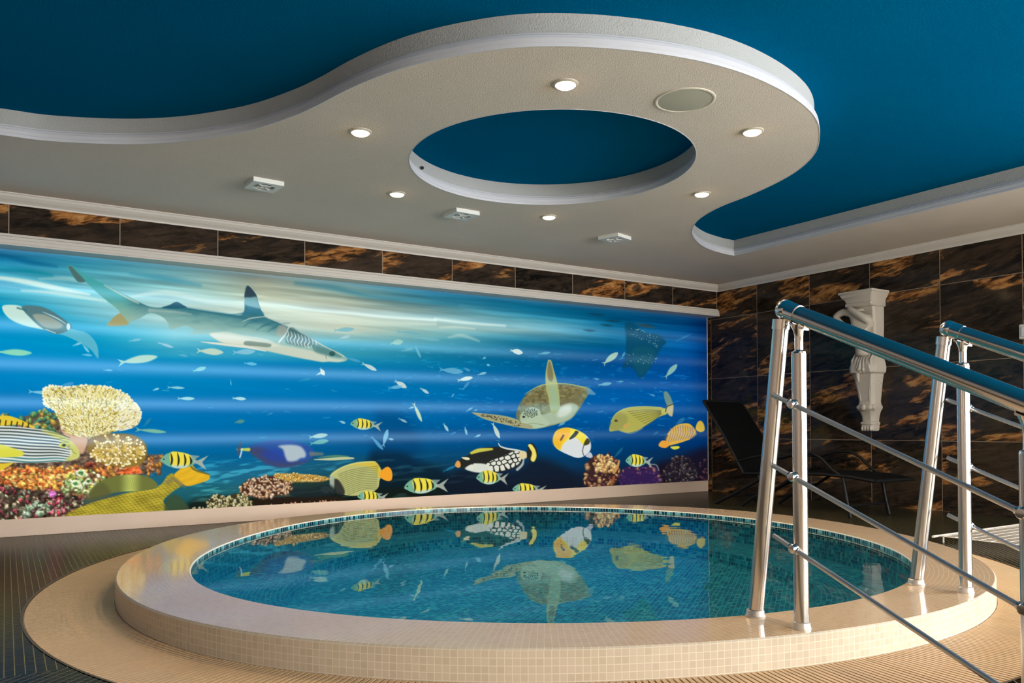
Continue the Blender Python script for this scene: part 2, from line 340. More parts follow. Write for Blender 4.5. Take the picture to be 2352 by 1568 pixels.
def paint_print(PX, PY):
    """Paints the underwater print; PX, PY are print coordinates of every mesh vertex. Returns sRGB floats."""
    H, Wn = PX.shape
    mid = PX[H//2]
    IMG = np.zeros((H, Wn, 3))
    rg = np.random.RandomState(7)
    LAT = rg.rand(256, 256)
    def vn(x, y):
        xi = np.floor(x).astype(int); yi = np.floor(y).astype(int)
        fx = x-xi; fy = y-yi; fx = fx*fx*(3-2*fx); fy = fy*fy*(3-2*fy)
        a = LAT[xi % 256, yi % 256]; b = LAT[(xi+1) % 256, yi % 256]
        c = LAT[xi % 256, (yi+1) % 256]; d = LAT[(xi+1) % 256, (yi+1) % 256]
        return (a*(1-fx)+b*fx)*(1-fy)+(c*(1-fx)+d*fx)*fy
    def fbm(x, y, o=4):
        s = 0; a = .5; t = 0
        for k in range(o):
            s = s+a*vn(x*2**k+17*k, y*2**k+31*k); t += a; a *= .5
        return s/t
    def sm(a, b, x):
        t = np.clip((x-a)/(b-a), 0, 1); return t*t*(3-2*t)
    C = lambda *c: np.array(c, float)/255.
    def cr(P, n=5, closed=True):
        P = np.asarray(P, float); N = len(P); out = []
        rngk = range(N) if closed else range(N-1)
        for i in rngk:
            if closed: p0, p1, p2, p3 = P[i-1], P[i], P[(i+1) % N], P[(i+2) % N]
            else: p0, p1, p2, p3 = P[max(i-1, 0)], P[i], P[i+1], P[min(i+2, N-1)]
            for k in range(n):
                t = k/n
                out.append(.5*((2*p1)+(p2-p0)*t+(2*p0-5*p1+4*p2-p3)*t*t+(3*p1-p0-3*p2+p3)*t**3))
        if not closed: out.append(P[-1])
        return np.array(out)
    def win(x0, x1, y0, y1):
        c0 = max(0, np.searchsorted(mid, x0-10)); c1 = min(Wn, np.searchsorted(mid, x1+10))
        if c1-c0 < 1: return None
        cm = (c0+c1)//2 if c1 < Wn else c0
        r0 = min(np.searchsorted(PY[:, c0], y0-4), np.searchsorted(PY[:, c1-1], y0-4))
        r1 = max(np.searchsorted(PY[:, c0], y1+4), np.searchsorted(PY[:, c1-1], y1+4))
        if r1-r0 < 1: return None
        return (slice(max(0, r0), r1), slice(c0, c1))
    def sdist(poly, X, Y):
        x, y = X.ravel(), Y.ravel(); d = np.full(x.shape, 1e9); ins = np.zeros(x.shape, bool)
        N = len(poly)
        for i in range(N):
            ax, ay = poly[i]; bx, by = poly[(i+1) % N]
            ex, ey = bx-ax, by-ay; L = ex*ex+ey*ey+1e-12
            t = np.clip(((x-ax)*ex+(y-ay)*ey)/L, 0, 1)
            d = np.minimum(d, (x-ax-t*ex)**2+(y-ay-t*ey)**2)
            if ay != by:
                c = ((ay > y) != (by > y)) & (x < (bx-ax)*(y-ay)/(by-ay)+ax); ins ^= c
        d = np.sqrt(d)
        return np.where(ins, d, -d).reshape(X.shape)
    def put(w, col, a):
        if not callable(col): col = np.asarray(col, float)
        else: col = col(PX[w], PY[w])
        IMG[w] = IMG[w]*(1-a[..., None])+col*a[..., None]
    def fill(P, col, soft=1.2, alpha=1., smooth=True, n=5, tex=None):
        P = cr(P, n) if smooth else np.asarray(P, float)
        w = win(P[:, 0].min()-soft*2, P[:, 0].max()+soft*2, P[:, 1].min()-soft*2, P[:, 1].max()+soft*2)
        if w is None: return
        a = sm(-soft, soft, sdist(P, PX[w], PY[w]))*alpha
        if tex is not None: a = a*tex(PX[w], PY[w])
        put(w, col, a)
    def line(P, wd, col, alpha=1., soft=.8, smooth=True, n=4):
        """open stroke; wd number or list per point"""
        P = np.asarray(P, float); wd = np.full(len(P), wd, float) if np.isscalar(wd) else np.asarray(wd, float)
        Q = cr(np.c_[P, wd], n, False) if smooth and len(P) > 2 else np.c_[P, wd]
        m = Q[:, 2].max()+soft+1
        w = win(Q[:, 0].min()-m, Q[:, 0].max()+m, Q[:, 1].min()-m, Q[:, 1].max()+m)
        if w is None: return
        X, Y = PX[w], PY[w]; best = np.full(X.shape, -1e9)
        for i in range(len(Q)-1):
            ax, ay, aw = Q[i]; bx, by, bw = Q[i+1]; ex, ey = bx-ax, by-ay
            t = np.clip(((X-ax)*ex+(Y-ay)*ey)/(ex*ex+ey*ey+1e-9), 0, 1)
            best = np.maximum(best, (aw+(bw-aw)*t)/2-np.sqrt((X-ax-t*ex)**2+(Y-ay-t*ey)**2))
        put(w, col, sm(-soft, soft, best)*alpha)
    def ell(cx, cy, rx, ry, col, ang=0, soft=.15, alpha=1.):
        m = max(rx, ry)*(1+soft)+2; w = win(cx-m, cx+m, cy-m, cy+m)
        if w is None: return
        X, Y = PX[w]-cx, PY[w]-cy; c, s = np.cos(np.radians(ang)), np.sin(np.radians(ang))
        d = np.sqrt(((X*c+Y*s)/rx)**2+((-X*s+Y*c)/ry)**2)
        put(w, col, sm(1+soft, 1-soft, d)*alpha)
    def local(cx, cy, L, ang, flip=1):
        c, s = np.cos(np.radians(ang)), np.sin(np.radians(ang))
        return lambda pts: [(cx+(u*flip*c-v*s)*L, cy+(u*flip*s+v*c)*L) for u, v in pts]
    # ---------------------------------------------------------------- water
    ytop = 566+PX*(165/1624.); ybot = 1190-PX*(87/1624.)
    T = np.clip((PY-ytop)/(ybot-ytop), 0, 1)
    xs = [-300, 0, 200, 400, 600, 800, 1000, 1200, 1400, 1600, 1700]
    ts = [0, .05, .1, .16, .22, .3, .4, .5, .6, .7, .78, .86, .93, 1]
    tab = [
     [(0,92,135),(0,98,142),(20,120,165),(50,150,185),(0,150,195),(0,148,200),(0,140,200),(0,130,195),(0,120,190),(0,110,180),(30,110,160),(60,100,110),(80,90,80),(70,75,70)],
     [(0,98,140),(15,110,150),(60,160,190),(80,180,205),(0,155,200),(0,152,205),(0,142,205),(0,132,198),(0,122,190),(0,112,180),(30,110,160),(60,100,110),(80,90,80),(70,75,70)],
     [(30,125,155),(60,150,172),(95,180,192),(130,205,215),(110,195,215),(0,155,200),(0,145,205),(0,134,198),(0,122,190),(0,112,178),(20,108,160),(50,100,120),(70,90,90),(60,75,70)],
     [(85,140,150),(110,165,170),(140,195,195),(180,215,210),(185,220,215),(110,195,210),(0,142,195),(0,130,192),(0,120,185),(0,112,175),(5,104,155),(25,105,140),(30,100,115),(30,75,75)],
     [(130,140,130),(160,165,145),(185,195,170),(205,220,200),(190,215,205),(90,180,200),(0,130,190),(0,125,188),(0,115,180),(0,108,170),(5,98,150),(30,105,140),(35,100,110),(25,55,55)],
     [(95,140,145),(130,160,150),(170,180,160),(195,205,180),(205,215,195),(70,165,185),(0,128,182),(0,118,182),(0,110,175),(0,98,160),(5,85,135),(25,85,110),(20,55,65),(12,25,32)],
     [(20,105,140),(60,130,150),(130,170,170),(175,205,195),(120,185,190),(20,125,160),(0,115,170),(0,112,175),(0,105,170),(0,90,150),(5,80,130),(15,65,95),(15,42,58),(12,20,30)],
     [(0,100,135),(20,115,150),(90,165,180),(150,200,205),(20,115,150),(0,98,145),(0,100,160),(0,100,168),(0,92,160),(0,80,145),(0,70,125),(15,60,95),(20,45,75),(22,30,40)],
     [(0,85,125),(0,88,130),(10,105,145),(30,120,160),(0,92,140),(0,78,145),(0,85,155),(0,95,170),(0,88,160),(0,75,140),(0,65,120),(5,55,95),(15,40,65),(25,25,40)],
     [(0,58,105),(0,66,120),(0,80,145),(0,90,162),(0,86,160),(0,74,150),(0,80,156),(0,88,164),(0,76,146),(0,64,128),(0,52,110),(10,38,75),(22,30,52),(25,20,32)],
     [(0,30,80),(0,35,90),(0,45,110),(0,50,120),(0,45,115),(0,40,110),(0,45,115),(0,50,120),(0,45,110),(0,35,95),(0,30,80),(8,22,50),(15,18,35),(18,14,22)],
    ]
    tab = np.array(tab, float)/255.
    wob = (fbm(PX/260., PY/22.)-.5)*.05
    Tw = np.clip(T+wob*sm(.0, .1, T), 0, 1)
    xi = np.clip(np.interp(PX, xs, range(len(xs))), 0, len(xs)-1.001); ti = np.clip(np.interp(Tw, ts, range(len(ts))), 0, len(ts)-1.001)
    i0 = xi.astype(int); j0 = ti.astype(int); fx = (xi-i0)[..., None]; fy = (ti-j0)[..., None]
    IMG[:] = (tab[i0, j0]*(1-fx)+tab[i0+1, j0]*fx)*(1-fy)+(tab[i0, j0+1]*(1-fx)+tab[i0+1, j0+1]*fx)*fy
    slope = PY-PX*.1
    st = fbm(PX/190., slope/9., 4)-.5
    topk = np.exp(-((T-.1)/.12)**2)
    IMG[:] = np.clip(IMG*(1+st[..., None]*(.25*topk+.06)[..., None])+(st*.12*topk)[..., None], 0, 1)
    # fine light flecks in the deep water on the right
    fl = sm(.66, .8, fbm(PX/16., PY/4.2, 3))*sm(.2, .35, T)*sm(700, 1100, PX)
    IMG[:] = IMG+(fl*sm(.8, .7, T))[..., None]*C(50, 110, 110)*.2
    # distant hill shadows
    fill([(800,1140),(830,1095),(850,1045),(870,1035),(930,1040),(965,1060),(1010,1075),(1040,1100),(1060,1140)], C(14,30,40), soft=14, alpha=.75)
    fill([(860,960),(880,940),(930,950),(960,1000),(970,1080),(860,1060)], C(5,50,95), soft=22, alpha=.35)
    fill([(1030,1140),(1040,1085),(1100,1070),(1180,1080),(1230,1050),(1290,1070),(1340,1110),(1340,1140)], C(20,28,42), soft=16, alpha=.8)
    fill([(1500,1130),(1505,1070),(1560,1050),(1640,1030),(1640,1130)], C(26,16,30), soft=14, alpha=.8)
    fill([(420,1190),(440,1150),(500,1140),(640,1140),(760,1130),(900,1120),(1000,1110),(1000,1160),(700,1170)], C(22,30,26), soft=9, alpha=.9)
    # ripple texture low on the left
    rp = sm(.52, .75, fbm(PX/40., (PY+PX*.12)/7., 3))
    zone = sm(.78, .84, T)*sm(1300, 500, PX)*sm(430, 470, PX)
    IMG[:] = IMG+(rp*zone)[..., None]*C(60, 110, 100)*.5
    # surface streaks of light
    for P, wd, a in [([(-250,625),(-80,632),(0,638),(60,647),(130,662),(205,676)], [10,12,9,12,12,4], .85),
                     ([(50,667),(120,672),(200,684),(245,692)], [3,7,6,3], .7),
                     ([(90,640),(160,640),(215,655)], [3,10,4], .35),
                     ([(300,682),(380,672),(470,690),(560,702)], [4,12,10,5], .5),
                     ([(560,690),(640,700),(720,712),(800,719),(900,729),(1000,735)], [3,5,5,6,7,6], .95),
                     ([(1000,733),(1080,742),(1160,748)], [6,5,3], .85),
                     ([(620,722),(700,727),(800,736),(900,742),(1000,744)], [4,16,16,12,6], .45),
                     ([(1010,752),(1050,751),(1090,755)], [2,4,2], .6), ([(1030,775),(1060,770),(1100,783)], [2,7,3], .45)]:
        line(P, wd, C(222,240,226), a, soft=4)
    line([(680,650),(760,660),(850,680),(950,690),(1050,700)], [6,12,10,8,4], C(25,110,140), .5, soft=7)
    line([(300,628),(380,640),(460,655)], [4,12,5], C(45,140,170), .5, soft=6)
    line([(0,582),(60,600),(130,612)], [4,10,4], C(0,85,135), .5, soft=6)
    line([(0,616),(60,622),(120,632)], [4,12,4], C(0,130,150), .6, soft=6)
    for q in [(1350,720,20),(1390,735,18),(1380,745,14),(1500,705,22),(1470,745,16),(1340,757,14)]:
        line([(q[0],q[1]),(q[0]+q[2],q[1]+2),(q[0]+2*q[2],q[1]+3)], [1,5,1], C(20,55,75), .7, soft=2.5)
    line([(1460,742),(1480,748),(1505,752)], [2,9,2], C(70,80,75), .5, soft=3)
    # ---------------------------------------------------------------- small silver fish
    def sfish(x, y, L, ang=0, h=.22, col=(205,232,225), a=.9, flip=1, tail=.2):
        h = h*.62; tail = tail*min(1, .5+h*3)
        f = local(x, y, L, ang, flip)
        fill(f([(.5,0),(.38,-h*.6),(.1,-h),(-.15,-h*.7),(-.33,-h*.18),(-.33,h*.18),(-.1,h*.75),(.2,h*.95),(.4,h*.55)]), C(*col), soft=max(.8, L*.025), alpha=a, n=3)
        fill(f([(-.28,0),(-.5,-tail*.6),(-.42,0),(-.5,tail*.6)]), C(*col), soft=.9, alpha=a*.9, smooth=False)
    SF = [(316,826,92,-9,.16,(195,232,215),.95),(30,809,86,2,.14,(150,225,190),.95),(482,807,62,4,.2,(200,222,200),.95),(560,808,52,-3,.2,(150,205,225),.8),
          (380,792,38,17,.14,(170,215,235),.85),(310,781,30,-10,.16,(150,205,230),.7),(178,790,24,-20,.2,(150,215,235),.8),(197,800,24,50,.2,(150,215,235),.8),
          (200,815,24,5,.2,(140,210,235),.7),(420,816,22,8,.2,(120,190,225),.6),(458,848,32,-16,.24,(150,215,215),.85),(575,835,30,5,.2,(120,205,235),.8),
          (248,850,22,2,.18,(150,205,235),.7),(148,887,46,-22,.2,(90,165,215),.7),(92,901,55,5,.12,(150,215,230),.8),(404,890,40,2,.12,(170,225,230),.8),
          (358,894,16,-20,.25,(170,225,235),.8),(427,915,40,0,.16,(180,230,235),.9),(549,915,32,3,.2,(190,230,235),.9),(530,878,14,80,.2,(100,190,225),.8),
          (550,968,24,-10,.3,(90,150,140),.9),(346,989,72,5,.1,(130,190,160),.95),(338,970,26,-50,.2,(70,140,160),.6),
          (790,757,48,-4,.18,(120,190,205),.8),(792,774,26,-14,.22,(170,210,215),.85),(848,842,38,26,.2,(200,220,215),.95),(812,826,34,15,.16,(90,170,205),.7),
          (911,786,30,-10,.34,(160,205,190),.85),(960,808,30,65,.16,(110,185,205),.8),(935,803,30,-15,.2,(110,180,190),.6),(940,764,60,6,.1,(110,180,195),.7),
          (980,778,60,6,.1,(120,185,195),.7),(920,882,32,30,.3,(205,220,215),.95),(908,889,34,-8,.2,(120,190,225),.8),(975,897,24,32,.24,(190,215,220),.9),
          (959,946,48,66,.14,(205,225,195),.95),(945,936,14,-20,.2,(200,220,220),.8),(786,969,16,20,.3,(170,215,225),.8),(925,965,22,25,.2,(170,205,215),.8),
          (731,1001,44,-8,.2,(185,215,205),.9),(733,1015,44,-10,.2,(130,195,180),.8),(885,1006,42,-75,.2,(150,205,230),.8),(866,1017,42,48,.16,(110,185,225),.7),(897,1008,14,10,.3,(160,205,230),.8),
          (1186,807,30,12,.34,(215,225,215),.95),(1250,811,28,-8,.18,(110,175,200),.8),(1112,822,10,-30,.4,(120,190,210),.8),(1036,851,56,6,.2,(120,185,215),.75),
          (1068,870,36,-12,.22,(215,230,220),.95),(1107,858,22,-16,.22,(150,200,215),.85),(1072,848,18,30,.3,(110,170,200),.6),(1070,886,24,-50,.2,(90,165,205),.7),
          (1121,838,8,0,.5,(130,205,230),.9),(1040,908,10,-60,.3,(110,185,215),.8),(1024,981,22,58,.24,(170,215,220),.9),(1070,989,20,75,.22,(150,205,220),.9),
          (1097,1001,16,-25,.26,(150,205,225),.85),(1139,988,40,65,.2,(200,215,200),.95),(1290,973,20,-35,.3,(110,180,205),.85),(1041,995,16,-25,.2,(90,160,200),.6),
          (1402,823,44,-38,.26,(170,205,185),.95),(1541,852,42,-48,.24,(140,190,180),.95),(1432,815,16,-60,.26,(90,170,205),.8),(1389,882,32,-8,.2,(130,190,205),.8),
          (1424,876,16,-4,.2,(130,190,205),.7),(1369,870,14,10,.3,(110,180,210),.7),(1498,907,14,15,.3,(110,180,205),.6),(1562,968,26,-40,.3,(50,120,160),.8),
          (1085,1041,30,0,.2,(50,80,90),.4),(1032,1076,34,-25,.14,(40,140,180),.7),(1420,1040,34,-50,.14,(35,110,150),.7),(1506,995,16,-30,.3,(60,120,160),.6),
          (1092,942,10,-20,.3,(130,190,215),.8),(1078,940,18,-30,.2,(130,190,215),.8),(780,790,16,0,.2,(90,170,205),.5),(700,872,30,-12,.15,(40,150,190),.7),(620,950,14,-20,.2,(90,160,205),.6),
          (740,853,20,60,.4,(220,228,220),.95),(733,858,16,-25,.25,(220,228,220),.8),(1570,775,40,-25,.1,(70,140,190),.5)]
    for s in SF: sfish(*s)
    for k in range(70):
        x = rg.uniform(200, 1600); t = rg.uniform(.27, .75); y = (566+x*.1016)*(1-t)+(1190-x*.0536)*t
        line([(x, y), (x+rg.uniform(6, 16), y+rg.uniform(-4, 4))], rg.uniform(1, 2.2), C(110, 190, 215), rg.uniform(.2, .55), soft=1)
    # ---------------------------------------------------------------- manta ray
    fill([(5,704),(20,700),(48,702),(70,710),(100,725),(140,745),(165,755),(200,765),(222,790),(226,822),(218,815),(205,800),(160,775),(128,765),(90,755),(45,745),(15,725)], C(120,195,210), soft=1.5, alpha=.75)
    fill([(5,704),(30,700),(50,705),(60,720),(90,745),(105,756),(60,748),(20,730)], C(200,232,220), soft=2)
    fill([(50,704),(85,702),(115,712),(150,735),(165,750),(150,762),(125,766),(95,752),(70,730)], C(85,125,130), soft=2)
    fill([(75,724),(100,722),(130,735),(145,748),(130,755),(100,750)], C(150,165,150), soft=3)
    line([(98,716),(130,730),(152,744)], [1,3,1], C(190,225,230), .9)
    line([(105,756),(120,762),(128,765)], 2, C(200,230,235), .8); ell(157,750,4,8,C(200,235,240))
    line([(40,707),(60,712)], 4, C(60,110,120), .8, soft=2)
    # ---------------------------------------------------------------- shark
    body = [(155,612),(163,609),(176,616),(200,632),(226,646),(258,662),(290,678),(316,692),(345,704),(372,706),(390,700),(405,693),(418,699),(428,706),(470,714),(520,721),(548,724),(560,718),(562,695),(564,668),(568,656),(577,662),(589,678),(593,693),(600,712),(608,726),(640,739),(680,757),(720,778),(750,796),(775,807),(790,816),(798,824),(793,829),(778,831),(755,830),(740,831),(720,827),(680,820),(640,811),(600,802),(570,795),(540,794),(510,787),(490,776),(482,768),(468,766),(452,768),(434,767),(440,762),(446,757),(430,748),(415,750),(405,753),(392,757),(388,752),(386,742),(372,727),(345,719),(322,730),(301,739),(292,745),(270,748),(247,747),(250,740),(262,728),(275,719),(270,710),(250,694),(230,678),(212,662),(195,647),(180,647),(172,640),(165,630)]
    def shcol(X, Y):
        d = (Y-(700+(X-330)*.13+np.clip(X-600, 0, 400)*.14))/36.
        k = sm(-.6, 1.1, d+(fbm(X/30., Y/10., 3)-.5)*.5)[..., None]
        g = C(42,108,122)*(1-k)+C(148,190,180)*k
        tl = sm(330, 270, X)[..., None]
        return g*(1-tl)+(C(70,165,165)*(1-k*.6)+C(205,200,160)*k*.6)*tl
    fill(body, shcol, soft=1.3, n=3)
    fill([(520,762),(560,770),(610,778),(640,790),(680,798),(720,806),(745,812),(760,822),(790,826),(778,831),(755,830),(735,830),(680,820),(600,803),(560,794),(520,788),(498,778),(482,768),(492,764)], C(205,215,195), soft=3, alpha=.95)
    fill([(482,768),(500,765),(560,775),(615,788),(640,795),(600,796),(560,792),(530,790),(505,784)], C(222,226,205), soft=3, alpha=.8)
    fill([(565,783),(600,786),(622,790),(618,797),(590,795),(562,792)], C(120,140,125), soft=2, alpha=.9)
    line([(462,785),(500,789),(540,794),(570,797),(610,806)], [1.5,5,5,6,2], C(225,228,210), 1., soft=1)
    line([(344,712),(400,716),(440,722)], [8,5,2], C(190,205,190), .55, soft=4)
    fill([(372,706),(390,700),(405,693),(418,699),(428,706),(400,709)], C(40,95,115), soft=1.5)
    line([(428,708),(480,716),(540,726),(590,736)], [3,5,6,3], C(45,110,128), .8, soft=4)
    fill([(562,684),(563,668),(568,656),(577,662),(587,675),(589,682),(576,683)], C(50,72,84), soft=1.5)
    fill([(562,698),(562,684),(576,683),(589,682),(594,698),(598,708),(580,705)], C(135,180,180), soft=2.5, alpha=.8)
    fill([(530,722),(556,718),(575,706),(598,712),(606,724),(580,722)], C(52,120,142), soft=2.5, alpha=.9)
    line([(556,739),(575,731),(606,727)], [1,3,2], C(195,205,195), .8, soft=1.5)
    for x0, y0 in [(560,740),(590,748),(600,742),(615,752),(625,745)]:
        line([(x0, y0+10), (x0+15, y0), (x0+40, y0-3)], [1,4,1], C(45,105,120), .5, soft=3)
    line([(606,727),(640,740),(690,763),(740,792),(790,818)], [1,2,2,2,2], C(215,220,205), .8, soft=1)
    line([(664,750),(655,768),(645,780),(640,787)], [2,3,4,3], C(225,228,218), .95)
    fill([(668,752),(690,764),(715,778),(722,790),(700,796),(675,792),(655,784)], C(70,100,95), soft=3, alpha=.6)
    for i, x in enumerate(range(654, 722, 8)):
        y = 762+(x-654)*.35
        line([(x+6, y-4), (x+9, y+6), (x+5, y+14), (x+9, y+25-i*.6)], [1,2,2.2,1], C(225,230,222), .9, soft=.8)
    fill([(640,748),(655,748),(660,760),(645,772),(634,768)], C(170,170,155), soft=4, alpha=.7)
    fill([(716,790),(740,796),(768,808),(785,820),(765,818),(740,814),(722,806)], C(75,125,125), soft=4, alpha=.75)
    ell(763,812,7,6,C(50,95,90)); line([(748,816),(750,824)],1.5,C(90,120,110),.8)
    fill([(247,747),(262,728),(276,720),(290,735),(294,745),(270,748)], C(170,160,105), soft=2, alpha=.9)
    fill([(157,612),(165,612),(176,624),(192,640),(195,647),(180,647),(166,630)], C(80,105,105), soft=2, alpha=.9)
    line([(240,655),(290,682),(318,696)], [2,4,3], C(225,220,190), .7, soft=2)
    # pilot fish at the nose
    line([(798,824),(812,828)], 2, C(90,150,170), .7)
    # ---------------------------------------------------------------- whale shark, dark shape upper right
    fill([(1436,742),(1455,742),(1478,762),(1510,768),(1530,785),(1518,800),(1500,832),(1480,862),(1468,868),(1458,850),(1445,842),(1430,845),(1436,820),(1438,780)], C(12,72,100), soft=3, alpha=.8)
    fill([(1455,800),(1500,800),(1500,832),(1480,856),(1468,860),(1455,835)], C(20,90,105), soft=5, alpha=.5)
    for i in range(150):
        x = 1438+rg.rand()*75; y = 750+rg.rand()*85
        if abs((y-750)-(x-1438)*.5) < 12 or y > 812:
            ell(x, y, 1.1, 1.1, C(150,190,185), alpha=.55)
    # ---------------------------------------------------------------- turtle
    fill([(1186,960),(1190,935),(1205,910),(1225,893),(1250,882),(1290,880),(1320,884),(1345,888),(1358,895),(1352,905),(1342,920),(1330,940),(1312,960),(1285,972),(1255,980),(1225,984),(1205,978)], lambda X, Y: C(150,160,110)*(1-fbm(X/9., Y/9.)[..., None]*.55)+.06, soft=1.3)
    fill([(1215,905),(1240,890),(1290,883),(1335,892),(1340,900),(1310,915),(1270,925),(1230,925),(1205,935),(1200,925)], lambda X, Y: C(118,110,72)*(.62+.85*fbm(X/7., Y/4.5)[..., None]), soft=3, alpha=.9)
    fill([(1290,920),(1330,912),(1325,935),(1300,955),(1290,940)], C(120,110,75), soft=4, alpha=.8)
    fill([(1283,935),(1310,925),(1328,935),(1310,962),(1280,972),(1240,982),(1215,983),(1205,975),(1230,955),(1260,948)], C(172,192,165), soft=3.5, alpha=.95)
    fill([(1290,935),(1310,930),(1312,945),(1295,957),(1280,955)], C(215,225,212), soft=5, alpha=.8)
    fill([(1195,955),(1205,942),(1220,936),(1238,940),(1245,955),(1262,970),(1250,980),(1220,984),(1200,978),(1196,968)], C(178,198,168), soft=2)
    fill([(1196,955),(1206,942),(1222,935),(1236,940),(1238,950),(1225,958),(1210,962),(1200,965)], C(170,190,160), soft=1)
    for k in range(34):
        r = (k/34.)**.5; a = k*2.4
        ell(1219+17*r*np.cos(a), 948+10.5*r*np.sin(a), 1.9, 1.3, C(52,62,52), ang=a*57, alpha=.85)
    ell(1203,957,3.2,2.4,C(40,50,45))
    line([(1205,975),(1225,972),(1250,976)], 1.2, C(120,140,110), .8)
    fill([(1084,947),(1100,948),(1130,951),(1160,955),(1185,962),(1198,970),(1220,976),(1222,984),(1195,982),(1165,976),(1140,970),(1115,963),(1095,954)], C(165,165,125), soft=1)
    for k in range(70):
        u = rg.rand(); x = 1105+u*90; y = 952+u*22+rg.uniform(-5, 5)*(.5+u)
        ell(x, y, 1.8, 1.3, C(85,80,58), alpha=.8)
    fill([(1258,830),(1262,826),(1267,830),(1272,850),(1278,870),(1283,895),(1286,925),(1284,940),(1272,950),(1264,942),(1260,915),(1254,890),(1253,860)], C(170,180,120), soft=1)
    fill([(1259,835),(1263,829),(1267,840),(1271,862),(1268,875),(1260,872),(1257,855)], C(120,105,75), soft=2, alpha=.75)
    fill([(1262,890),(1272,885),(1280,905),(1282,935),(1272,945),(1266,930)], C(150,185,160), soft=4, alpha=.6)
    line([(1205,905),(1245,884),(1300,881),(1350,891)], [1,2.5,2.5,1], C(195,200,125), .7)
    fill([(1350,890),(1362,898),(1368,906),(1350,904)], C(110,160,190), soft=1.5, alpha=.8)
    # ---------------------------------------------------------------- striped sergeants
    def serg(x0, x1, yc, h, ang=0, a=1.):
        L = x1-x0; f = local(x0, yc, L, ang); H = h/L
        fill(f([(0,.02),(.08,-H*.28),(.22,-H*.5),(.42,-H*.53),(.62,-H*.38),(.72,-H*.14),(.72,H*.16),(.6,H*.36),(.4,H*.5),(.2,H*.42),(.07,H*.22)]), C(120,178,150), soft=1, alpha=a, n=3)
        fill(f([(.2,-H*.48),(.42,-H*.53),(.62,-H*.38),(.66,0),(.6,H*.25),(.4,H*.34),(.24,H*.34)]), C(240,222,75), soft=1.3, alpha=a, n=3)
        fill(f([(.24,H*.3),(.4,H*.3),(.58,H*.25),(.55,H*.42),(.4,H*.5),(.28,H*.46)]), C(200,220,200), soft=1.5, alpha=a*.85, n=3)
        for u, s in [(.23,.46),(.37,.5),(.51,.44),(.63,.3)]:
            line(f([(u-.02,-H*s),(u+.012,-H*s*.3),(u+.015,H*s*.3),(u-.005,H*s*.75)]), [1.2,L*.042,L*.042,1.2], C(38,48,42), alpha=a, soft=.8)
        fill(f([(.7,-H*.12),(.78,-H*.06),(1.0,-H*.42),(.88,H*.02),(.97,H*.5),(.78,H*.16),(.7,H*.12)]), C(175,185,170), soft=1, alpha=a*.9, smooth=False)
        fill(f([(.6,-H*.4),(.82,-H*.36),(.72,-H*.1)]), C(150,170,160), soft=1, alpha=a*.8, smooth=False)
        ell(*f([(.075,-H*.03)])[0], max(1.2, L*.018), max(1.2, L*.018), C(30,45,50))
    # ---------------------------------------------------------------- blue surgeon fish with a white patch
    fill([(568,1030),(590,1018),(625,1010),(665,1010),(695,1018),(715,1028),(722,1040),(712,1055),(690,1066),(650,1073),(620,1068),(590,1050)], C(45,85,160), soft=3)
    fill([(568,1032),(600,1028),(640,1045),(690,1060),(720,1050),(690,1067),(650,1074),(620,1068),(590,1052)], C(70,70,95), soft=6, alpha=.75)
    fill([(600,1035),(650,1035),(680,1058),(650,1062),(615,1055)], C(42,70,165), soft=8, alpha=.7)
    fill([(640,1024),(665,1021),(690,1025),(702,1040),(700,1050),(690,1052),(680,1058),(662,1059),(655,1048),(650,1032)], C(185,200,205), soft=4, alpha=.95)
    line([(545,1032),(571,1032)], [3,8], C(190,205,90), 1., soft=1.5); line([(553,1012),(549,1030),(546,1046)], [1,8,2], C(75,85,110), .9, soft=1.5); line([(556,1030),(554,1040),(551,1050)], 3, C(220,230,240), .9)
    line([(715,1042),(740,1042)], [10,6], C(120,125,115), .8, soft=3)
    line([(722,1055),(760,1054),(790,1052),(812,1052)], [2,6,7,3], C(190,200,155), 1., soft=1); line([(730,1050),(770,1047),(800,1048)], [1,5,2], C(90,140,110), .9)
    # ---------------------------------------------------------------- emperor angelfish
    fill([(757,1100),(762,1086),(785,1072),(815,1062),(845,1059),(862,1060),(872,1072),(878,1085),(872,1102),(868,1120),(850,1132),(820,1138),(795,1137),(778,1130),(762,1128),(760,1115)], C(190,190,120), soft=1.3)
    fill([(800,1068),(845,1060),(864,1062),(875,1080),(873,1098),(860,1080),(840,1070)], C(215,190,70), soft=3, alpha=.9)
    for i in range(13):
        o = i*5.2
        line([(776+o*.35, 1090+o*.75), (810+o*.4, 1076+o*.72+2), (868-o*.05, 1070+o*.85)], 1.5, C(105,115,70), .75, soft=.8)
    fill([(762,1102),(775,1100),(785,1112),(792,1128),(788,1137),(772,1132),(762,1125)], C(48,50,48), soft=2.5, alpha=.95)
    fill([(757,1100),(763,1092),(768,1098),(766,1128),(760,1128)], C(170,185,165), soft=2, alpha=.9)
    line([(760,1092),(790,1071),(830,1062),(862,1060)], 1.6, C(225,225,140), .9)
    fill([(873,1084),(888,1072),(897,1076),(901,1088),(899,1102),(888,1104),(874,1096)], C(245,165,45), soft=1.2)
    ell(748,1124,12,8,C(150,170,165)); line([(670,1133),(700,1130),(735,1127)], [1.5,3,4], C(120,145,125), .9)
    # ---------------------------------------------------------------- clown triggerfish
    fill([(1047,1066),(1058,1054),(1075,1045),(1090,1034),(1110,1028),(1142,1026),(1170,1030),(1195,1034),(1208,1040),(1212,1048),(1200,1058),(1190,1070),(1165,1080),(1130,1086),(1100,1084),(1075,1078),(1055,1072)], C(40,42,40), soft=1.2)
    fill([(1068,1076),(1085,1066),(1105,1064),(1125,1070),(1115,1084),(1090,1084)], C(215,222,210), soft=2)
